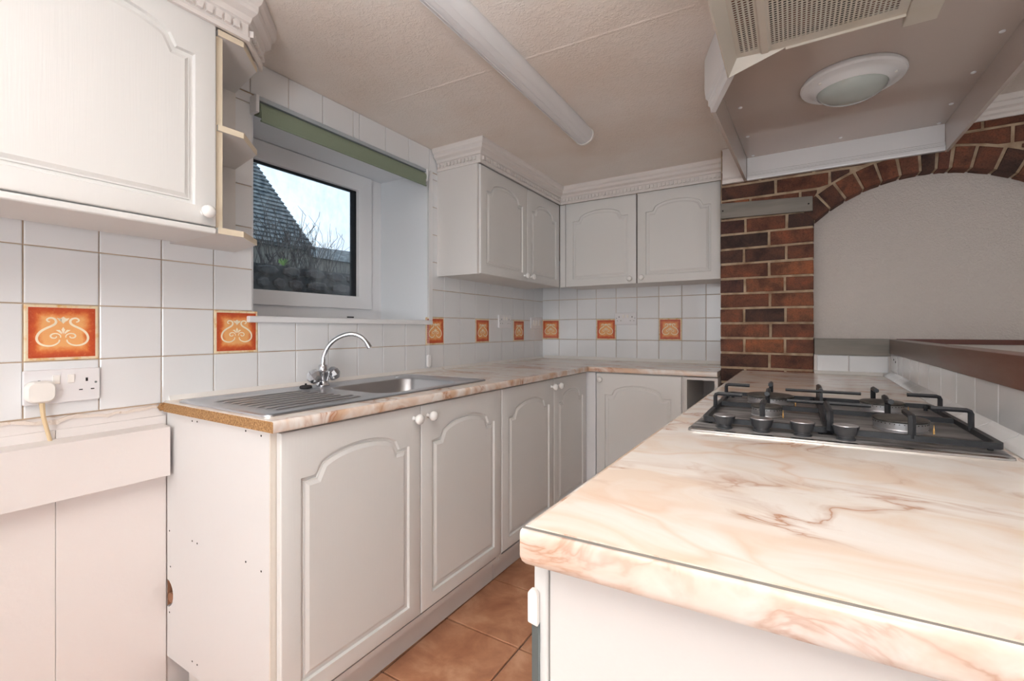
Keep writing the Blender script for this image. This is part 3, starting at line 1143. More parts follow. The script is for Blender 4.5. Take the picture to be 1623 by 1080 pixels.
eu = thing('end_shelf_unit', (0.0, 0.302, 1.345), 'open end shelf unit with cream edged boards beside the window', 'shelf')
for z in (1.345, 1.617, 1.868):
    sp_ = shelf_poly()
    s = obj('shelf', MB().prism(sp_, z, z + .0155), 'carcass', eu, smooth=0)
    e = MB()
    e.loft([[(x, y, z - .0002) for x, y in ((0.283, .302), (0.285, .366), (0.196, .452), (0.1975, .4535), (0.2868, .3666), (0.2848, .302))],
            [(x, y, z + .0157) for x, y in ((0.283, .302), (0.285, .366), (0.196, .452), (0.1975, .4535), (0.2868, .3666), (0.2848, .302))]])
    obj('cream_edging', e, 'edging', s, smooth=0)
obj('side_board', box(0.006, 0.272, 0.3005, 0.3165, 1.361, 1.868), 'carcass', eu, smooth=0)
obj('side_edging', box(0.272, 0.2765, 0.3005, 0.3165, 1.361, 1.868), 'edging', eu, smooth=0)
obj('back_board', box(0.004, 0.014, 0.317, 0.486, 1.361, 1.868), 'carcass', eu, smooth=0)

w2 = thing('wall_cupboard', (0.272 - .018, 1.512, 1.368), 'white double wall cupboard hung beside the window with a plain end panel', 'cupboard', R90)
door(w2, 0.0, 0.0, 0.462, 0.538, False, (0.462 - .034, .030))
door(w2, 0.466, 0.0, 0.424, 0.538, False, (.034, .030))
obj('end_panel', MB().box(-.016, 0.0, -.008, .248, -.003, .54), 'rail_grey' if False else 'carcass', w2, local=True, smooth=0)
for nm, b in (('bottom_panel', (0, .888, 0, .248, .0, .016)), ('top_panel', (0, .888, 0, .248, .52, .536)), ('side_panel', (.872, .888, 0, .248, .016, .52)),
              ('back_panel', (0, .872, .242, .248, .016, .52))):
    obj(nm, MB().box(*b), 'carcass', w2, local=True, smooth=0)
w3 = thing('wall_cupboard', (0.278, 2.422, 1.368), 'white double wall cupboard facing the room beside the brick pier', 'cupboard')
obj('corner_post', MB().box(-.004, .034, -.016, .01, 0, .536), 'cab_white', w3, local=True, smooth=0)
door(w3, 0.037, 0.0, 0.462, 0.538, False, (0.462 - .034, .028))
door(w3, 0.506, 0.0, 0.458, 0.538, False, (.030, .032))
carcass(w3, 0.035, 0.972, 0.001, .248, 0.0, .536)
obj('gap_shade_strip', MB().box(0.4995, 0.5055, -.002, 0.0008, .002, .534), 'shadow_board', w3, local=True, smooth=0)  # dark strip: shade of the gap between the doors, put into its colour

# ------------------------------------------------------------------ window worktop, with cut-out for the bowl
H1 = 0.882
mb = MB()
T = 0.028
z0, z1 = H1 - T, H1
BX0, BX1, BY0, BY1 = 0.135, 0.475, 0.70, 1.14
fx = lambda y: 0.566 + (0.590 - 0.566) * (y - .285) / (2.095 - .285)
def top(poly): mb.prism(poly, z0, z1)
top([(0.004, .292), (0.030, .278), (fx(.275), .280), (fx(BY0), BY0), (0.004, BY0)])
top([(0.004, BY0), (BX0, BY0), (BX0, BY1), (0.004, BY1)])
top([(BX1, BY0), (fx(BY0), BY0), (fx(BY1), BY1), (BX1, BY1)])
top([(0.004, BY1), (fx(BY1), BY1), (fx(2.104), 2.104), (0.004, 2.104)])
top([(0.004, 2.104), (fx(2.104), 2.104), (1.260, 2.134), (1.260, YB - .005), (0.004, YB - .005)])
wt = thing('worktop', (0.3, 1.4, H1 - T), 'peach marble-effect worktop along the window wall and round the corner', 'worktop')
obj('board', mb, 'marble_top', wt, smooth=0)
def nose(a, b, nrm):
    """rounded front edge from a to b (plan), bulging along nrm"""
    prof = [(0, z1), (.004, z1 - .0004), (.0075, z1 - .003), (.009, z1 - .008), (.009, z0 + .006), (.007, z0 + .002), (.003, z0), (0, z0)]
    m_ = MB()
    m_.loft([[(q[0] + nrm[0] * o_, q[1] + nrm[1] * o_, z) for o_, z in prof] for q in (a, b)])
    return m_
obj('front_edge', nose((fx(.28), .280), (fx(2.104), 2.104), (1, -.013)), 'marble_edge', wt)
obj('front_edge', nose((fx(2.104) + .008, 2.1045), (1.260, 2.134), (0.03, -1)), 'marble_edge', wt)
mb = MB()
mb.loft([[(0.030, .2775, z0 + .001), (fx(.28), .2795, z0 + .001), (fx(.28), .2795, z1 - .0012), (0.030, .2775, z1 - .0012)],
         [(0.030, .2768, z0 + .001), (fx(.28) + .006, .2788, z0 + .001), (fx(.28) + .006, .2788, z1 - .0025), (0.030, .2768, z1 - .0012)]])
obj('cut_end', mb, 'chipboard', wt, smooth=0, label='bare chipboard end of the worktop')
mb = MB()
mb.tube([(.005, .284, .869), (.014, .281, .866), (.024, .279, .870), (.034, .278, .868)], [.007, .012, .010, .012], 6)
obj('broken_corner', mb, 'chipboard', wt, smooth=0)

# ------------------------------------------------------------------ sink
sk = thing('kitchen_sink', (0.3, 0.75, H1), 'inset stainless steel sink with ribbed drainer and single bowl', 'sink')


def rrect(x0, x1, y0, y1, r, n=6):
    out_ = []
    for cx, cy, a0 in ((x1 - r, y0 + r, -90), (x1 - r, y1 - r, 0), (x0 + r, y1 - r, 90), (x0 + r, y0 + r, 180)):
        for k in range(n + 1):
            a = radians(a0 + 90 * k / n)
            out_.append((cx + r * cos(a), cy + r * sin(a)))
    return out_


def ring(x0, x1, y0, y1, r, z): return [(x, y, z) for x, y in rrect(x0, x1, y0, y1, r)]


SX0, SX1, SY0, SY1 = 0.062, 0.512, 0.296, 1.222
mb = MB()
mb.loft([ring(SX0, SX1, SY0, SY1, .022, H1 + .0003), ring(SX0 + .001, SX1 - .001, SY0 + .001, SY1 - .001, .022, H1 + .004),
         ring(SX0 + .006, SX1 - .006, SY0 + .006, SY1 - .006, .020, H1 + .006), ring(SX0 + .014, SX1 - .014, SY0 + .014, SY1 - .014, .018, H1 + .0055),
         ring(SX0 + .020, SX1 - .020, SY0 + .020, SY1 - .020, .016, H1 + .0018),
         ring(0.150, 0.460, 0.715, 1.125, .065, H1 + .0018), ring(0.154, 0.456, 0.719, 1.121, .062, H1 - .002),
         ring(0.160, 0.450, 0.725, 1.115, .060, H1 - .13), ring(0.172, 0.438, 0.737, 1.103, .055, H1 - .150),
         ring(0.28, 0.33, 0.895, 0.945, .024, H1 - .155), ring(0.285, 0.325, 0.90, 0.94, .019, H1 - .162)], (False, True))
obj('basin', mb, 'steel', sk, smooth=50)
for k in range(8):
    x = 0.165 + k * 0.0385
    ya, yb = (0.345 + .002 * k, 0.64 + (0.02 if k > 5 else 0) - .004 * abs(3 - k))
    m_ = MB()
    m_.tube([(x, ya, H1 + .0005), (x, ya + .012, H1 + .0030), (x, yb - .012, H1 + .0030), (x, yb, H1 + .0005)], [.0025, .0046, .0046, .0025], 8, flat=.6)
    obj('drainer_rib', m_, 'steel', sk)
mb = MB(); mb.lathe([(.034, 0), (.034, .003), (.028, .004), (.010, .001), (0, .001)], (0.305, 0.92, H1 - .158))
obj('waste', mb, 'chrome', sk)
mb = MB(); mb.lathe([(.013, 0), (.013, .0025), (.009, .004), (0, .004)], (0.104, 1.12, H1 + .0018))
obj('overflow_cap', mb, 'chrome', sk)

# tap
tx, ty, tz = 0.100, 0.752, H1 + .002
tp = thing('mixer_tap', (tx, ty, tz), 'chrome swan neck mixer tap with two faceted knobs behind the sink', 'tap')
mb = MB()
mb.lathe([(.024, 0), (.026, .004), (.020, .012), (.018, .02), (.026, .044), (.027, .052), (.020, .056), (.015, .057), (.015, .074), (.013, .078), (0, .079)], (tx, ty, tz), seg=24)
obj('tap_body', mb, 'chrome', tp)
dirv = Vector((0.12, 0.105, 0)).normalized()
pts = [(tx, ty, tz + .07)]
ctrl = [(0, .07), (.002, .105), (.013, .135), (.034, .163), (.064, .182), (.098, .190), (.128, .183), (.150, .165), (.159, .149)]
def cat(cs, n=5):
    o_ = []
    for i in range(len(cs) - 1):
        p0, p1, p2, p3 = cs[max(i - 1, 0)], cs[i], cs[i + 1], cs[min(i + 2, len(cs) - 1)]
        for k in range(n):
            t = k / n
            o_.append(tuple(.5 * ((2 * b) + (-a + c_) * t + (2 * a - 5 * b + 4 * c_ - d) * t * t + (-a + 3 * b - 3 * c_ + d) * t ** 3) for a, b, c_, d in zip(p0, p1, p2, p3)))
    o_.append(cs[-1])
    return o_
mb = MB()
mb.tube([(tx + dirv.x * u, ty + dirv.y * u, tz + v) for u, v in cat(ctrl)], .0082, 14)
obj('spout', mb, 'chrome', tp)
e1 = Vector((tx + dirv.x * .158, ty + dirv.y * .158, tz + .152))
dd = Vector((dirv.x * .5, dirv.y * .5, -.86)).normalized()
mb = MB(); mb.lathe([(.0105, -.004), (.0108, .014), (.009, .016), (0, .016)], e1, dd, 14)
obj('aerator', mb, 'chrome', tp)
for sg, dvec in ((-1, Vector((0.30, -0.95, 0.42))), (1, Vector((-0.10, 1.0, 0.50)))):
    dvec.normalize()
    o_ = Vector((tx, ty, tz + .018))
    mb = MB(); mb.lathe([(.011, .01), (.011, .030), (.009, .034), (.009, .040)], o_, dvec, 12)
    arm = obj('valve_arm', mb, 'chrome', tp)
    mb = MB(); mb.lathe([(.010, .030), (.021, .036), (.0265, .047), (.0265, .058), (.021, .068), (.0, .071)], o_, dvec, 8)
    obj('faceted_knob', mb, 'acrylic', tp, smooth=0)
# plug and chain lying by the tap
mb = MB()
mb.lathe([(.019, 0), (.021, .003), (.019, .008), (.014, .010), (.004, .011), (.003, .016), (0, .017)], (0.115, 0.672, H1 + .003), seg=18)
pg = tag(obj('sink_plug', mb, 'rubber'), 'black rubber sink plug lying beside the tap', 'plug')

# ------------------------------------------------------------------ window
win = thing('window_1', (-0.34, 1.0, 1.13), 'white plastic casement window above the sink', 'window')
win['kind'] = 'structure'
def frame(x0, x1, ya, yb, za, zb, wy, wz0, wz1, wy2=None):
    wy2 = wy if wy2 is None else wy2
    m_ = MB()
    def lp(x, i):
        return None
    o_ = [(ya, za), (yb, za), (yb, zb), (ya, zb)]
    i_ = [(ya + wy, za + wz0), (yb - wy2, za + wz0), (yb - wy2, zb - wz1), (ya + wy, zb - wz1)]
    m_.loft([[(x0, y, z) for y, z in i_], [(x0, y, z) for y, z in o_], [(x1, y, z) for y, z in o_], [(x1 - .004, y + (.006 if k in (0, 3) else -.006) * -1, z) for k, (y, z) in enumerate(i_)],
             [(x0, y, z) for y, z in i_]], (False, False))
    return m_
obj('outer_frame', frame(-.392, -.335, WY0, WY1, WZ0 + .012, WZ1, .075, .075, .050, .095), 'pvc', win, smooth=0, bevel=.002)
sash = obj('sash', frame(-.386, -.318, .60, 1.352, 1.196, 1.884, .075, .064, .080, .086), 'pvc', win, smooth=0, bevel=.003)
obj('gasket', frame(-.372, -.341, .665, 1.276, 1.250, 1.814, .012, .010, .012, .022), 'gasket', sash, smooth=0)
obj('glass_pane', box(-.366, -.362, .666, 1.275, 1.252, 1.812), 'window_glass', sash, smooth=0)
mb = MB(); mb.box(-.388, 0.022, WY0 - .02, WY1 + .012, WZ0 - .010, WZ0 + .012)
sill = tag(obj('window_sill', mb, 'pvc', bevel=.004), 'white plastic sill board below the casement window', 'sill', kind='structure')
obj('jamb_lining', box(-.334, .001, WY1 - .006, WY1 + .0005, WZ0 + .012, WZ1), 'reveal_paint', win, smooth=0)
obj('jamb_lining', box(-.334, .001, WY0 - .0005, WY0 + .006, WZ0 + .012, WZ1), 'reveal_paint', win, smooth=0)
obj('head_lining', box(-.334, .001, WY0 + .006, WY1 - .006, WZ1 - .006, WZ1 + .0005), 'reveal_paint', win, smooth=0)
for x_ in (0.0,):
    obj('edge_bead', box(.0045, .010, WY1 - .004, WY1 + .022, WZ0 + .013, 1.895), 'pvc', win, smooth=0)
mb = MB(); mb.box(-.326, -.318, 1.20, 1.235, 1.150, 1.156)
obj('drain_cap', mb, 'gasket', win, smooth=0)

# roller blind
rb = thing('roller_blind', (0.02, 0.95, 1.84), 'rolled up green roller blind across the head of the window', 'blind')
mb = MB(); mb.tube([(0.022, .552, 1.842), (0.022, 1.372, 1.842)], .024, 20)
obj('fabric_roll', mb, 'blind_green', rb)
mb = MB(); mb.box(0.0435, .0455, .555, 1.368, 1.797, 1.845)
obj('fabric_drop', mb, 'blind_green', rb, smooth=0)
mb = MB(); mb.tube([(0.0445, .553, 1.797), (0.0445, 1.370, 1.797)], .004, 8)
obj('bottom_bar', mb, 'blind_green', rb)
obj('head_rail', box(0.004, .040, .545, 1.385, 1.866, 1.880), 'rail_grey', rb, smooth=0)
for y in (.536, 1.376):
    mb = MB(); mb.box(0.004, .046, y, y + .012, 1.822, 1.882)
    obj('bracket', mb, 'pvc', rb, bevel=.003)
mb = MB()
for y in (1.398, 1.412):
    k = 0
    z = 1.83
    while z > 0.965:
        mb.lathe([(.0002, -.0015), (.0016, 0), (.0002, .0015)], (0.026, y + (0.006 if y < 1.4 else -.0) * (1.83 - z), z), seg=5)
        z -= .0046
obj('bead_chain', mb, 'pvc', rb, kind='stuff')
mb = MB()
mb.loft([ring(1.402, 1.426, .905, .972, .010, 0)], (True, False)) if False else None
mb.loft([[(.020, x, z) for x, z in rrect(1.398, 1.424, .902, .966, .011)], [(.032, x, z) for x, z in rrect(1.398, 1.424, .902, .966, .011)]])
obj('chain_weight', mb, 'pvc', rb, bevel=.003)


# ------------------------------------------------------------------ sockets
def socket(label, loc, rz, w=0.142, h_=0.084, style=0):
    s = thing('wall_socket', loc, label, 'socket', rz)
    m_ = MB(); m_.loft([[(x, 0, z) for x, z in rrect(-w / 2, w / 2, -h_ / 2, h_ / 2, .004, 3)], [(x, -.007, z) for x, z in rrect(-w / 2, w / 2, -h_ / 2, h_ / 2, .004, 3)],
                        [(x * .975, -.0095, z * .96) for x, z in rrect(-w / 2, w / 2, -h_ / 2, h_ / 2, .004, 3)]])
    obj('face_plate', m_, 'socket_white', s, local=True)
    if style == 0:
        for x in (-.0135, .0135):
            m_ = MB(); m_.loft([[(x - .0068, -.009, .006), (x + .0068, -.009, .006), (x + .0068, -.009, .028), (x - .0068, -.009, .028)],
                                [(x - .006, -.0115, .007), (x + .006, -.0115, .007), (x + .006, -.0135, .027), (x - .006, -.0135, .027)]])
            obj('rocker_switch', m_, 'plug_white', s, local=True, smooth=0)
        for x in (-.044, .044):
            m_ = MB()
            m_.box(x - .0022, x + .0022, -.0101, -.009, .008, .017)
            m_.box(x - .015, x - .008, -.0101, -.009, -.014, -.0115)
            m_.box(x + .008, x + .015, -.0101, -.009, -.014, -.0115)
            obj('pin_holes', m_, 'dark', s, local=True, smooth=0, kind='stuff')
        for x in (-.062, .062):
            m_ = MB(); m_.lathe([(.0028, 0), (.0028, .0008)], (x, -.0092, .004), (0, -1, 0), 8)
            obj('screw', m_, 'grey_metal', s, local=True)
    else:
        for x in (-.042, 0, .042):
            m_ = MB(); m_.loft([[(x - .012, -.009, -.02), (x + .012, -.009, -.02), (x + .012, -.009, .02), (x - .012, -.009, .02)],
                                [(x - .0105, -.012, -.018), (x + .0105, -.012, -.018), (x + .0105, -.014, .018), (x - .0105, -.014, .018)]])
            obj('rocker_switch', m_, 'plug_white', s, local=True, smooth=0)
    return s


socket('white double socket with a moulded plug in it beside the cut worktop', (0.0078, 0.069, 0.950), R90)
socket('white double socket on the window wall between the last two orange tiles there', (0.0078, 2.139, 1.142), R90)
socket('white switch plate on the window wall nearest the tiled corner', (0.0078, 2.558, 1.137), R90, .16, .082, 1)
socket('white double socket on the short wall under the cupboards by the pier', (0.632, YB - .0078, 1.162), 0, .146, .080)

pl = thing('mains_plug', (0.018, 0.024, 0.94), 'white plug with cream cable pushed into the near socket', 'plug')
mb = MB()
o1 = [(0.0182, y, z) for y, z in rrect(-0.001, 0.051, 0.914, 0.966, .016)]
o2 = [(0.036, y, z) for y, z in rrect(-0.001, 0.051, 0.914, 0.966, .016)]
o3 = [(0.041, .025 + (y - .025) * .86, .94 + (z - .94) * .84) for _, y, z in o2]
mb.loft([o1, o2, o3])
obj('plug_body', mb, 'plug_white', pl)
mb = MB(); mb.tube([(0.030, .027, .914), (0.028, .030, .88), (0.022, .038, .845), (0.014, .046, .812), (.012, .049, .795)], [.0055, .0045, .0042, .0042, .0042], 8)
obj('cable', mb, 'cable_beige', pl)

# boxed-in pipe ledge along the lower wall
mb = MB()
mb.loft([[(0.0065, -0.62, .668), (0.058, -0.62, .674), (0.058, -0.62, .813), (0.0065, -0.62, .818)],
         [(0.0065, 0.284, .668), (0.058, 0.284, .674), (0.058, 0.284, .813), (0.0065, 0.284, .818)]])
tag(obj('pipe_boxing', mb, 'wall_paint', bevel=.0015), 'pale pink painted boxing board fixed along the bare lower wall', 'boxing')
mb = MB()
mb.loft([[(.03, .262, 0), (.075, .268, 0), (.07, .292, 0), (.03, .29, 0)], [(.036, .268, .03), (.066, .274, .022), (.06, .288, .028), (.038, .288, .036)]])
tag(obj('rubble_lump', mb, 'teal_rag'), 'small dark green lump of debris on the floor by the end panel', 'debris')

# ------------------------------------------------------------------ peninsula
HP = 0.887
pn = thing('peninsula_worktop', (1.6, 1.1, HP - .038), 'cream marble-effect peninsula worktop carrying the gas hob', 'worktop')
mb = MB()
A = (1.331, 0.084); B = (2.25, 0.132); D = (1.358, 2.2334)
ply = [(A[0] + .010, A[1] + .010), (fw(.12) + .001, 0.106 + .012), (fw(2.2334) + .001, 2.2334), (D[0] + .008, 2.2334)]
mb.prism(ply, HP - .038, HP)
# beyond the end of the low wall the top carries on to the side
obj('board', mb, 'marble_top', pn, smooth=0)
def noseP(a, b, nrm, z1_, z0_, caps=(True, True)):
    prof = [(0, z1_), (.003, z1_ - .0004), (.0062, z1_ - .002), (.0085, z1_ - .006), (.009, z1_ - .010), (.009, z0_ + .008), (.007, z0_ + .003), (.003, z0_), (0, z0_)]
    m_ = MB()
    m_.loft([[(q[0] + n_[0] * o_, q[1] + n_[1] * o_, z) for o_, z in prof] for q, n_ in ((a, nrm[0]), (b, nrm[1]))], caps)
    return m_
c0 = (A[0] + .010, A[1] + .010)
nL, nF = (-1, 0.012), (0.05, -1)
obj('long_edge', noseP((D[0] + .008, 2.2334), c0, (nL, (-1, -.4)), HP, HP - .038), 'marble_edge', pn)
mb = noseP(c0, (fw(.12) + .001, 0.118), ((-1, -.4), nF), HP, HP - .040)
mb2 = MB()
mb2.loft([[(c0[0] - .007, c0[1] - .0040, HP + .0003), (c0[0] - .007, c0[1] - .0052, HP + .0003)], [(1.9, .1140, HP + .0003), (1.9, .1128, HP + .0003)]], (False, False), closed=False)
obj('end_edge', mb, 'marble_edge', pn)
mb2.bm.free()
mb = MB()
mb.loft([[(c0[0] - .006, c0[1] - .0036, HP - .002), (c0[0] - .006, c0[1] - .0043, HP - .002), (c0[0] - .006, c0[1] - .0043, HP + .0001), (c0[0] - .006, c0[1] - .0036, HP + .0001)],
         [(1.897, .1144, HP - .002), (1.897, .1137, HP - .002), (1.897, .1137, HP + .0001), (1.897, .1144, HP + .0001)]])
obj('glue_line', mb, 'batten_grey', pn, smooth=0)

pc = thing('peninsula_cupboard', (1.6, 1.1, 0), 'white carcass of the peninsula with a plain end panel', 'cupboard')
obj('end_panel', box(1.350, 1.900, 0.125, 0.141, 0.0, HP - .0405), 'carcass', pc, smooth=0)
obj('door_edge', box(1.3315, 1.3485, 0.121, 0.60, 0.10, HP - .043), 'cab_white', pc, bevel=.003)
obj('door', box(1.3315, 1.3495, 0.604, 1.10, 0.10, HP - .043), 'cab_white', pc, bevel=.003)
obj('door', box(1.3415, 1.3595, 1.104, 1.66, 0.10, HP - .043), 'cab_white', pc, bevel=.003)
obj('door', box(1.3455, 1.3635, 1.664, 2.20, 0.10, HP - .043), 'cab_white', pc, bevel=.003)
obj('back_panel', box(1.888, 1.900, 0.145, 2.22, 0.0, HP - .0405), 'carcass', pc, smooth=0)
obj('bottom_panel', box(1.366, 1.886, 0.145, 2.22, 0.10, 0.116), 'carcass', pc, smooth=0)
obj('plinth', box(1.41, 1.425, 0.145, 2.22, 0.0, 0.098), 'carcass', pc, smooth=0)
mb = MB()
mb.loft([[(1.3275, .1140, .771), (1.3400, .1140, .769), (1.3400, .1140, .803), (1.3360, .1140, .808), (1.3310, .1140, .808), (1.3275, .1140, .803)],
         [(1.3275, .1205, .771), (1.3400, .1205, .769), (1.3400, .1205, .803), (1.3360, .1205, .808), (1.3310, .1205, .808), (1.3275, .1205, .803)]])
obj('hinge_cover', mb, 'plug_white', pc, bevel=.0015)
obj('metal_strip', box(1.3322, 1.3400, .1160, .1205, .40, .771), 'grey_metal', pc, smooth=0)

# ------------------------------------------------------------------ gas hob: (u,v) on its plate -> plan by bilinear map
hb = thing('gas_hob', (1.64, 0.95, HP), 'four burner stainless gas hob with black cast pan supports', 'hob')
q00, q10, q11, q01 = Vector((1.394, .651)), Vector((1.872, .684)), Vector((1.890, 1.245)), Vector((1.412, 1.225))
def hp(x, y):
    """identity on world coordinates (kept for clarity)"""
    return (x, y)
mb = MB()
def quad(ins, z, r=.012):
    c_ = (q00 + q10 + q11 + q01) / 4
    out_ = []
    for q, a0 in ((q10, -90), (q11, 0), (q01, 90), (q00, 180)):
        qq = q + (c_ - q).normalized() * (ins + r * 1.41)
        for k in range(4):
            a = radians(a0 + 30 * k)
            out_.append((qq.x + r * cos(a), qq.y + r * sin(a), z))
    return out_
mb.loft([quad(0, HP + .0004), quad(.001, HP + .0035), quad(.006, HP + .0052)], (True, True))
obj('rim', mb, 'hob_edge', hb)
mb = MB()
mb.loft([quad(.007, HP + .0050), quad(.009, HP + .0062)], (True, True))
plate = obj('hob_plate', mb, 'hob_plate', hb)
ZP = HP + .0062
# pan supports, two castings
def bar(mb_, pts, r=.0048):
    mb_.tube(pts, r, 6)
ZF = HP + .016
zt = HP + .053
def rpath(pts, rad=.006):
    out_ = [Vector(pts[0])]
    for i in range(1, len(pts) - 1):
        a, b, c_ = Vector(pts[i - 1]), Vector(pts[i]), Vector(pts[i + 1])
        d0, d1 = (a - b).normalized(), (c_ - b).normalized()
        out_ += [b + d0 * rad, b + (d0 + d1) * rad * .3, b + d1 * rad]
    out_.append(Vector(pts[-1]))
    return out_
L0, L1, Y0, Y1 = 1.417, 1.862, .718, 1.165
def ringbar(x0, x1, ya, yb, name):
    m_ = MB()
    rr = rrect(x0, x1, ya, yb, .012, 3)
    n = len(rr)
    rows_ = []
    for sidx in ((-.0045, -.005), (.0045, -.005), (.0045, .005), (-.0045, .005)):
        rows_.append([(x + (0 if False else 0) + (cxs := (1 if x > (x0 + x1) / 2 else -1)) * sidx[0], y + (1 if y > (ya + yb) / 2 else -1) * sidx[0], ZF + sidx[1]) for x, y in rr])
    m_.loft(rows_ + [rows_[0]], (False, False))
    return m_
XM = 1.635
g = thing('tmp', (0, 0, 0), 'x', 'x')
bpy.data.objects.remove(g)
for nm, (xa, xb), pr_, ends in (
        ('pan_support', (L0, XM - .004), 'a', None), ('pan_support', (XM + .004, L1), 'b', None)):
    m_ = ringbar(xa, xb, Y0, Y1, nm)
    # mid bar
    m_.box(xa + .004, xb - .004, .951, .961, ZF - .005, ZF + .005)
    bxc = 1.524 if pr_ == 'a' else 1.752
    yn, yf = .852, 1.062
    sx = xa if pr_ == 'a' else xb
    ox = xb if pr_ == 'a' else xa
    dx = 1 if pr_ == 'a' else -1
    for yy in (yn, yf):
        bar(m_, rpath([(sx + dx * .003, yy, ZF), (sx + dx * .003, yy, zt), (sx + dx * .060, yy, zt)]))
    bar(m_, rpath([(bxc, Y0, ZF), (bxc, Y0, zt), (bxc, Y0 + .058, zt)]), .0058)
    bar(m_, rpath([(bxc, Y1, ZF), (bxc, Y1, zt), (bxc, Y1 - .055, zt)]), .0058)
    bar(m_, rpath([(bxc, .956, ZF), (bxc, .956, zt - .006), (bxc, .915, zt - .001)]), .0058)
    bar(m_, rpath([(bxc, .956, ZF), (bxc, .956, zt - .006), (bxc, .998, zt - .001)]), .0058)
    for fxx in (xa + .01, xb - .01):
        for fyy in (Y0 + .01, Y1 - .01):
            m_.lathe([(.004, 0), (.004, ZF - ZP)], (fxx, fyy, ZP), seg=8)
    obj(nm, m_, 'black_iron', hb, smooth=35)
mb = MB()
bar(mb, rpath([(XM, Y0 - .004, ZF), (XM, Y0 - .004, zt - .004), (XM, .84, zt - .004)]), .0058)
far_ = MB()
bar(far_, rpath([(XM, Y1, ZF), (XM, Y1, zt - .001), (XM, 1.045, zt - .001)]), .0058)
bar(far_, [(XM - .075, 1.045, zt - .003), (XM + .080, 1.050, zt - .003)], .0040)
bar(mb, [(XM - .070, .838, zt - .003), (XM + .075, .842, zt - .003)], .0040)
far_.box(XM - .003, XM + .003, 1.02, 1.165, ZF, zt - .004)
obj('support_bridge', far_, 'black_iron', hb)
mb.box(XM - .003, XM + .003, .80, .86, ZF, zt - .004)
obj('support_bridge', mb, 'black_iron', hb)
for (bx, by, r, lab) in ((1.524, .884, .031, 'small'), (1.524, 1.085, .054, 'large'), (1.757, .852, .043, 'm'), (1.760, 1.095, .043, 'm')):
    mb = MB(); mb.lathe([(r * 1.0, 0), (r * 1.0, .0015), (r * .93, .003), (r * .99, .006), (r * .99, .018), (r * .9, .0185), (0, .0185)], (bx, by, ZP), seg=32)
    bb = obj('burner', mb, 'burner_alu', hb)
    mb = MB(); mb.lathe([(r * .96, .0186), (r * 1.03, .0200), (r * 1.03, .0225), (r * .95, .0245), (r * .3, .0255), (0, .0255)], (bx, by, ZP), seg=32)
    obj('burner_cap', mb, 'burner_cap', bb)
    mb = MB()
    n = int(r * 2 * pi / .0075)
    for k in range(n):
        a = 2 * pi * k / n
        x, y = bx + cos(a) * r * .972, by + sin(a) * r * .972
        mb.lathe([(.0011, 0), (.0011, .0012)], (x, y, ZP + .0155), (cos(a), sin(a), 0), 5)
    obj('flame_ports', mb, 'dark', bb, kind='stuff')
    mb = MB(); mb.lathe([(.0015, 0), (.0015, .009), (.0008, .010), (.0006, .017), (0, .0175)], (bx + r * 1.08, by - r * .45, ZP), seg=8)
    obj('ignition_pin', mb, 'brass', bb)
for x, y in ((1.458, .700), (1.524, .701), (1.591, .704), (1.657, .707)):
    mb = MB(); mb.lathe([(.0150, 0), (.0150, .003), (.0135, .004), (.0135, .009), (.0165, .0095), (.0205, .0235), (.0205, .0245), (.0195, .0252)], (x, y - .012, ZP), seg=28)
    kb = obj('control_knob', mb, 'knob_black', hb)
    mb = MB(); mb.lathe([(.0190, .0250), (.0186, .0262), (.0, .0266)], (x, y - .012, ZP), seg=28)
    obj('metal_disc', mb, 'burner_alu', kb)

# ------------------------------------------------------------------ strip light on the ceiling
mb = MB()
pf = [(-.040, ZC), (-.044, ZC - .012), (-.043, ZC - .030), (-.034, ZC - .046), (-.018, ZC - .056), (0, ZC - .060), (.018, ZC - .056), (.034, ZC - .046), (.043, ZC - .030), (.044, ZC - .012), (.040, ZC)]
sl = thing('strip_light', (0.77, 0.9, ZC), 'long unlit fluorescent strip light with ribbed diffuser on the ceiling', 'light')
mb.loft([[(0.775 + u, 0.10, z - .0005) for u, z in pf], [(0.752 + u, 1.655, z - .0005) for u, z in pf]])
obj('diffuser', mb, 'pvc', sl)
mb = MB()
mb.loft([[(0.752 + u * 1.06, 1.655, ZC - .0005 + (z - ZC) * 1.05) for u, z in pf], [(0.7515 + u * 1.06, 1.668, ZC - .0005 + (z - ZC) * 1.05) for u, z in pf]])
obj('end_cap', mb, 'plug_white', sl)
for u, z in ((-.030, ZC - .051), (-.012, ZC - .060), (.012, ZC - .060), (.030, ZC - .051)):
    mb = MB(); mb.tube([(0.775 + u, 0.11, z), (0.752 + u, 1.652, z)], .0014, 4)
    obj('ridge', mb, 'pvc', sl)

# ------------------------------------------------------------------ canopy with hood and round light
ZU = 1.941
ZL = 1.829
def lx(y): return 1.335 + (y - .3) * 0.0245      # line of the left skirt
cn = thing('hood_canopy', (1.74, 1.3, ZL), 'white gloss canopy box hung from the ceiling over the peninsula', 'canopy')
mb = MB()
cp = [(1.437, .25), (2.118, .25), (2.113, 2.222), (1.384, 2.222), (1.354, 1.362), (1.440, 1.122), (1.437, 1.10)]
mb.prism(cp, ZU, ZC - .001)
obj('soffit_panel', mb, 'canopy_gloss', cn, smooth=0)
mb = MB()
mb.loft([[(1.342, 1.360, ZL), (1.354, 1.364, ZL), (1.354, 1.364, ZC - .002), (1.342, 1.360, ZC - .002)],
         [(1.371, 2.230, ZL), (1.383, 2.230, ZL), (1.383, 2.230, ZC - .002), (1.371, 2.230, ZC - .002)]])
obj('skirt_board', mb, 'canopy_gloss', cn, smooth=0)
mb = MB(); mb.box(2.114, 2.126, .25, 2.230, ZL - .003, ZC - .002)
obj('skirt_board', mb, 'canopy_gloss', cn, smooth=0)
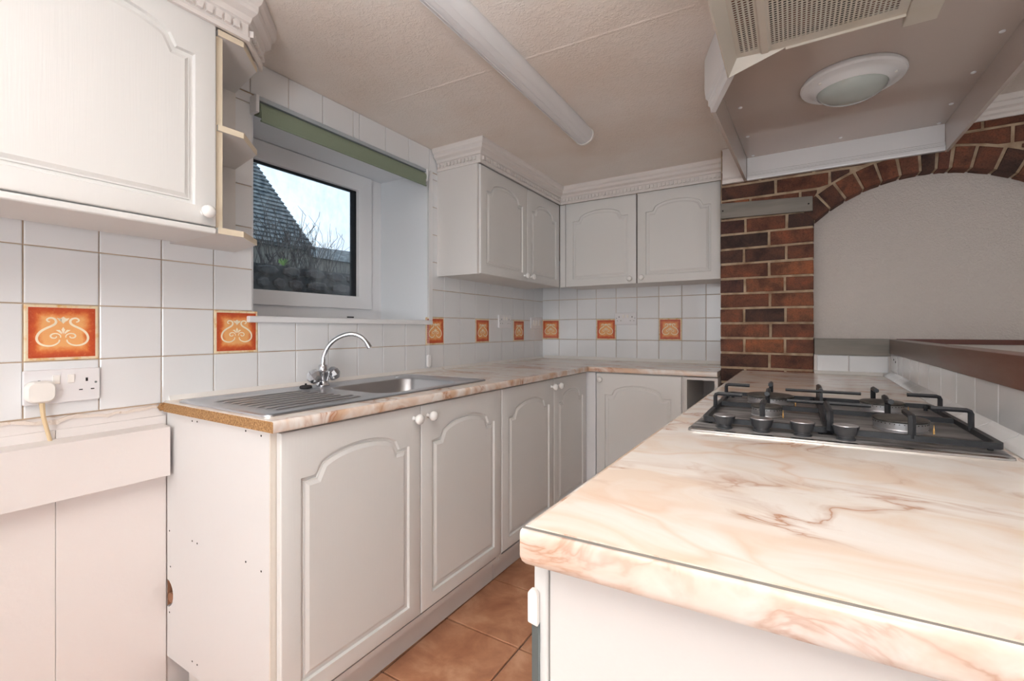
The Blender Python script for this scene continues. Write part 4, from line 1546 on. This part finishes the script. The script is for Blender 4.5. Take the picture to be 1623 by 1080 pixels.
mb = MB(); mb.box(1.384, 2.113, 2.2225, 2.2315, ZL + .030, ZU + .002)
obj('back_skirt', mb, 'pvc', cn, smooth=0)
mb = MB()
mb.extr([(2.2315, ZL), (2.214, ZL), (2.2125, ZL + .006), (2.2125, ZL + .018), (2.2165, ZL + .022), (2.2165, ZL + .026), (2.219, ZL + .029), (2.219, ZL + .034), (2.2222, ZL + .038), (2.2315, ZL + .038)], 'x', 1.384, 2.1135)
obj('moulding', mb, 'pvc', cn, smooth=0)
mb = MB()
mb.extr([(2.234, ZL), (2.216, ZL), (2.2145, ZL + .018), (2.2185, ZL + .024), (2.222, ZL + .032), (2.222, ZC - .003), (2.234, ZC - .003)], 'x', 1.272, 1.3705)
obj('side_fascia', mb, 'cornice_paint', cn, smooth=0)
# short length of moulding outside the near part of the skirt, cut at a slant
mb = MB()
pr0 = [(0, 1.832), (-.012, 1.830), (-.016, 1.845), (-.026, 1.862), (-.030, 1.880), (-.042, 1.900), (-.046, 1.930), (0, 1.930)]
mb = sweep([(1.3425, 1.3590), (1.430, 1.1180)], [(-.012, ZL), (.004, ZL), (.006, 1.846), (.012, 1.852), (.012, 1.868), (.020, 1.876), (.024, 1.905), (.024, ZC - .002), (-.012, ZC - .002)])
obj('corner_moulding', mb, 'pvc', cn, smooth=20)
for x, y in ((1.405, 1.628), (1.408, 1.936), (1.412, 2.195), (1.757, 2.161), (2.090, 2.200), (2.085, 2.008), (2.085, 1.761), (2.085, 1.517)):
    mb = MB(); mb.lathe([(.0075, 0), (.007, .0025), (.004, .004), (0, .0045)], (x, y, ZU), (0, 0, -1), 12)
    obj('screw_cap', mb, 'pvc', cn)

hd = thing('extractor_hood', (1.64, .75, 1.8), 'cream metal extractor hood with perforated grilles under the canopy', 'hood')
ZH = 1.832
HX0, HX1, HY0, HY1 = 1.424, 1.868, .30, 1.075
# bottom tray: frame around the two grilles
def plate_h(x0, x1, ya, yb, nm='tray'):
    m_ = MB(); m_.box(x0, x1, ya, yb, ZH, ZH + .004)
    obj(nm, m_, 'hood_cream', hd, smooth=0)
gA = (1.455, 1.500); gB = (1.527, 1.785)
GY1 = 1.045
obj('body_shell', box(HX0 + .010, HX1, HY0, HY1 - .002, ZH + .028, ZU - .001), 'hood_cream', hd, smooth=0)
obj('filter_mat', box(HX0 + .006, 1.80, HY0 + .01, HY1 - .004, ZH + .012, ZH + .027), 'hood_filter', hd, smooth=0)
def grille(x0, x1, ya, yb, px_, py_):
    m_ = MB()
    nx, ny = int((x1 - x0) / px_), int((yb - ya) / py_)
    px_, py_ = (x1 - x0) / nx, (yb - ya) / ny
    for i in range(nx):
        for j in range(ny):
            cx, cy = x0 + (i + .5) * px_, ya + (j + .5) * py_
            o_ = [(cx - px_ / 2, cy - py_ / 2), (cx, cy - py_ / 2), (cx + px_ / 2, cy - py_ / 2), (cx + px_ / 2, cy + py_ / 2), (cx, cy + py_ / 2), (cx - px_ / 2, cy + py_ / 2)]
            a, b = px_ * .42, py_ * .34
            i_ = [(cx - a * .75, cy - b * .8), (cx, cy - b), (cx + a * .75, cy - b * .8), (cx + a * .75, cy + b * .8), (cx, cy + b), (cx - a * .75, cy + b * .8)]
            m_.loft([[(x, y, ZH) for x, y in o_], [(x, y, ZH) for x, y in i_], [(x, y, ZH + .0008) for x, y in i_]], (False, False))
    return m_
obj('grille', grille(gA[0], gA[1], .62, GY1, .0095, .0088), 'hood_cream', hd, smooth=0)
obj('grille', grille(gB[0], gB[1], .62, GY1, .0095, .0088), 'hood_cream', hd, smooth=0)
plate_h(HX0 + .012, gA[0], HY0, HY1)
plate_h(gA[1], gB[0], HY0, HY1)
plate_h(gA[0], gA[1], GY1, HY1)
plate_h(gB[0], gB[1], GY1, HY1)
plate_h(gA[0], gA[1], HY0, .62)
plate_h(gB[0], gB[1], HY0, .62)
plate_h(gB[1], 1.803, HY0, HY1)
mb = MB(); mb.extr([(gA[1] + .002, ZH), (gA[1] + .006, ZH - .005), (gB[0] - .006, ZH - .005), (gB[0] - .002, ZH)], 'y', HY0, HY1 - .006)
obj('centre_rib', mb, 'hood_cream', hd, smooth=0)
mb = MB(); mb.box(1.8045, HX1, HY0, HY1 + .055, ZH - .003, ZH + .027)
obj('control_cover', mb, 'hood_cream', hd, bevel=.002)
mb = MB(); mb.lathe([(.024, 0), (.023, .006), (.012, .009), (0, .010)], (1.835, .985, ZH - .003), (0, 0, -1), 20)
obj('lamp_lens', mb, 'lens_dark', hd)
obj('flank', box(HX0 + .004, HX0 + .009, HY0, HY1 - .002, ZH, ZC - .001), 'hood_cream', hd, smooth=0)
obj('side_lip', MB().loft([[(HX0 + .010, HY0, ZH), (HX0 + .022, HY0, ZH), (HX0, HY0, 1.792), (HX0 - .003, HY0, 1.792)],
                           [(HX0 + .010, HY1 - .004, ZH), (HX0 + .022, HY1 - .012, ZH), (HX0, HY1 + .004, 1.792), (HX0 - .003, HY1 + .004, 1.792)]]), 'hood_cream', hd, smooth=0)
mb = MB()
mb.loft([[(HX0, HY1 + .004, 1.792), (HX0 + .022, HY1 - .012, ZH), (1.560, HY1, ZH), (1.555, HY1 + .002, ZH - .002)],
         [(HX0, HY1 + .006, 1.792), (HX0 + .022, HY1 - .009, ZH), (1.560, HY1 + .002, ZH), (1.555, HY1 + .004, ZH - .002)]])
obj('front_lip', mb, 'hood_cream', hd, smooth=0)
mb = MB(); mb.box(1.560, 1.803, HY1, HY1 + .003, ZH - .006, ZH + .004)
obj('front_flange', mb, 'hood_cream', hd, smooth=0)

obj('end_plate', box(HX0, HX1, HY0 - .006, HY0 - .001, ZH - .002, ZU - .001), 'hood_cream', hd, smooth=0)
obj('end_board', box(1.437, 2.113, .238, .249, ZL, ZC - .002), 'canopy_gloss', cn, smooth=0)
dl = thing('bulkhead_light', (1.745, 1.590, ZU), 'round white bulkhead light with opal glass under the canopy', 'light')
mb = MB(); mb.lathe([(.140, .0005), (.146, .008), (.147, .016), (.143, .022), (.128, .026), (.118, .030), (.109, .040), (.101, .044), (.099, .040)], (1.745, 1.59, ZU), (0, 0, -1), 48)
obj('ring', mb, 'pvc', dl)
mb = MB(); mb.lathe([(.0985, .038), (.095, .048), (.082, .060), (.060, .070), (.030, .076), (0, .078)], (1.745, 1.59, ZU), (0, 0, -1), 48)
obj('glass_bowl', mb, 'opal_glass', dl)
for a in (100, 220, 340):
    mb = MB(); mb.lathe([(.005, 0), (.005, .004), (0, .005)], (1.745 + .118 * cos(radians(a)), 1.59 + .118 * sin(radians(a)), ZU - .029), (0, 0, -1), 10)
    obj('clip_screw', mb, 'plug_white', dl)

# cornice on the dining side of the arch wall
mb = MB()
pr1 = [(2.234, 1.928), (2.226, 1.928), (2.224, 1.940), (2.217, 1.946), (2.215, 1.958), (2.206, 1.966), (2.203, 1.982), (2.198, 1.986), (2.198, ZC - .001), (2.234, ZC - .001)]
mb.extr(pr1, 'x', 2.1275, 2.78)
tag(obj('cornice', mb, 'cornice_paint', smooth=20), 'plain white cornice above the brickwork beyond the canopy', 'cornice')

# ------------------------------------------------------------------ outside the window
random.seed(11)
gd = struct('ground_outside', MB().loft([[(-0.45, -2, -.3), (-1.62, -2, -.3), (-1.62, 7, -.3), (-0.45, 7, -.3)], [(-0.45, -2, -.2), (-1.62, -2, -.2), (-1.62, 7, -.2), (-0.45, 7, -.2)]]), 'earth', 'dark ground outside below the window', 'ground', smooth=0)
mb = MB()
mb.loft([[(-1.70, -2, -.2), (-9, -2, -.2), (-9, 12, -.2), (-1.70, 12, -.2)], [(-1.70, -2, 1.52), (-9, -2, 2.2), (-9, 12, 2.2), (-1.70, 12, 1.52)]])
struct('bank_outside', mb, 'earth', 'raised garden bank behind the stone wall outside', 'ground', smooth=0)
gw = thing('garden_wall', (-1.7, 1.8, 0), 'dark rubble retaining wall seen through the lower window', 'wall')
obj('core', box(-1.80, -1.63, -1.5, 5.5, -.2, 1.56), 'garden_wall', gw, smooth=0)
for r in range(3):
    y = 0.9 + random.uniform(0, .1)
    while y < 3.2:
        w = random.uniform(.10, .22)
        h_ = .085
        zc_ = 1.335 + r * .092
        m_ = MB()
        lp = []
        for k in range(7):
            a = 2 * pi * k / 7
            lp.append((y + w / 2 + cos(a) * w * .47 * random.uniform(.85, 1.05), zc_ + sin(a) * h_ * .48 * random.uniform(.85, 1.05)))
        m_.loft([[(-1.64, u, v) for u, v in lp], [(-1.61, u, v) for u, v in lp], [(-1.598, y + w / 2 + (u - y - w / 2) * .7, zc_ + (v - zc_) * .7) for u, v in lp]])
        obj('stone', m_, 'garden_stone', gw, smooth=0)
        y += w + .012
hs = thing('neighbour_house', (-5.5, 2, 2.0), 'neighbouring house with a steep dark hipped slate roof', 'house')
obj('house_wall', box(-7.0, -4.75, -1.0, 4.05, 1.4, 2.33), 'render_wall', hs, smooth=0)
mb = MB()
mb.loft([[(-4.62, -1.3, 2.28), (-4.62, 4.00, 2.28), (-7.2, 4.00, 2.28), (-7.2, -1.3, 2.28)],
         [(-5.62, -.4, 3.70), (-5.62, 3.64, 3.70), (-6.2, 3.64, 3.70), (-6.2, -.4, 3.70)]])
rf = obj('roof', mb, 'slate_roof', hs, smooth=0)
NC = 20
for k in range(NC):
    t0, t1 = k / NC, (k + 1.25) / NC
    lerp = lambda a, b, t: a + (b - a) * t
    f = lambda t, lift: [(lerp(-4.60, -5.60, t) + lift * .8, y_, lerp(2.30, 3.72, t) + lift * .55) for y_ in (lerp(1.2, 1.6, t), lerp(4.02, 3.66, min(t, 1)))]
    m_ = MB()
    a, b = f(t0, .035), f(min(t1, 1.02), .0)
    c_, d_ = f(t0, 0), f(min(t1, 1.02), -.01)
    m_.loft([[a[0], a[1], c_[1], c_[0]], [b[0], b[1], d_[1], d_[0]]])
    obj('slate_course', m_, 'slate_roof', rf, smooth=0)
obj('chimney', box(-5.9, -5.62, 3.50, 3.64, 3.4, 4.6), 'slate_roof', hs, smooth=0)
ob = thing('outbuilding', (-5.4, 5.5, 1.5), 'low dark roofed outbuilding beyond the bank', 'building')
obj('outbuilding_wall', box(-6.0, -5.05, 4.2, 9.0, 1.4, 2.3), 'render_wall', ob, smooth=0)
mb = MB()
mb.loft([[(-4.95, 4.15, 2.25), (-4.95, 9.2, 2.25), (-6.3, 9.2, 2.25), (-6.3, 4.15, 2.25)], [(-5.2, 4.2, 2.46), (-5.2, 9.1, 2.62), (-6.0, 9.1, 2.62), (-6.0, 4.2, 2.46)]])
obj('roof', mb, 'slate_roof', ob, smooth=0)
for lab, cy_, cz_, n, xs_ in (('leafless shrub with tall thin twigs against the sky', 2.68, 1.64, 34, -2.7), ('leafless shrub in front of the slate roof', 2.02, 1.62, 34, -2.2)):
    m_ = MB()
    for k in range(n):
        a = random.uniform(-1, 1)
        y0_ = cy_ + random.uniform(-.15, .15)
        x0_ = xs_ + random.uniform(-.1, .1)
        L = random.uniform(.25, .52)
        pts = [(x0_, y0_, cz_)]
        for t in (.33, .66, 1):
            pts.append((x0_ + random.uniform(-.04, .04), y0_ + a * .45 * t * L / .6 + random.uniform(-.02, .02), cz_ + L * t))
        m_.tube(pts, [.006, .0045, .003, .002], 4)
        for s in range(3):
            q = Vector(pts[2 + s % 2])
            m_.tube([q, q + Vector((random.uniform(-.05, .05), random.uniform(-.09, .09), random.uniform(.05, .12)))], [.0025, .0015], 3)
    tag(obj('bare_shrub', m_, 'twig', smooth=0), lab, 'shrub')
m_ = MB()
for k in range(700):
    y0_ = random.uniform(.9, 4.2); x0_ = random.uniform(-3.2, -1.86)
    z0_ = 1.52 + (-1.7 - x0_) * .093
    L = random.uniform(.08, .26)
    dx, dy = random.uniform(-.05, .05), random.uniform(-.07, .07)
    m_.loft([[(x0_, y0_ - .004, z0_ - .02), (x0_, y0_ + .004, z0_ - .02)], [(x0_ + dx, y0_ + dy - .001, z0_ + L), (x0_ + dx, y0_ + dy + .001, z0_ + L)]], (False, False), closed=False)
tag(obj('grass', m_, 'twig', smooth=0), 'dry tangled grass along the top of the garden bank', 'grass', kind='stuff')
m_ = MB()
for k in range(12):
    a = 2 * pi * k / 12 + .2
    m_.loft([[(-1.70, 1.722, 1.57), (-1.70, 1.725, 1.575)], [(-1.70 + .03 * cos(a), 1.72 + .028 * cos(a * 1.3), 1.59 + .03 * abs(sin(a))), (-1.70 + .035 * cos(a), 1.73 + .028 * cos(a * 1.3), 1.60 + .03 * abs(sin(a)))]], (False, False), closed=False)
tag(obj('fern', m_, 'fern_green', smooth=0), 'tiny bright green fern on top of the rubble wall', 'plant')

for o in bpy.data.objects:
    b = o.name.split('.')[0]
    if o.parent is None and 'category' in o:
        g_ = {'base_cupboard': 'white base cupboards', 'wall_cupboard': 'white wall cupboards', 'wall_socket': 'electric sockets on the tiles',
              'bare_shrub': 'bare shrubs outside the window', 'cornice': 'white cornices along the ceiling'}.get(b)
        if g_:
            o['group'] = g_
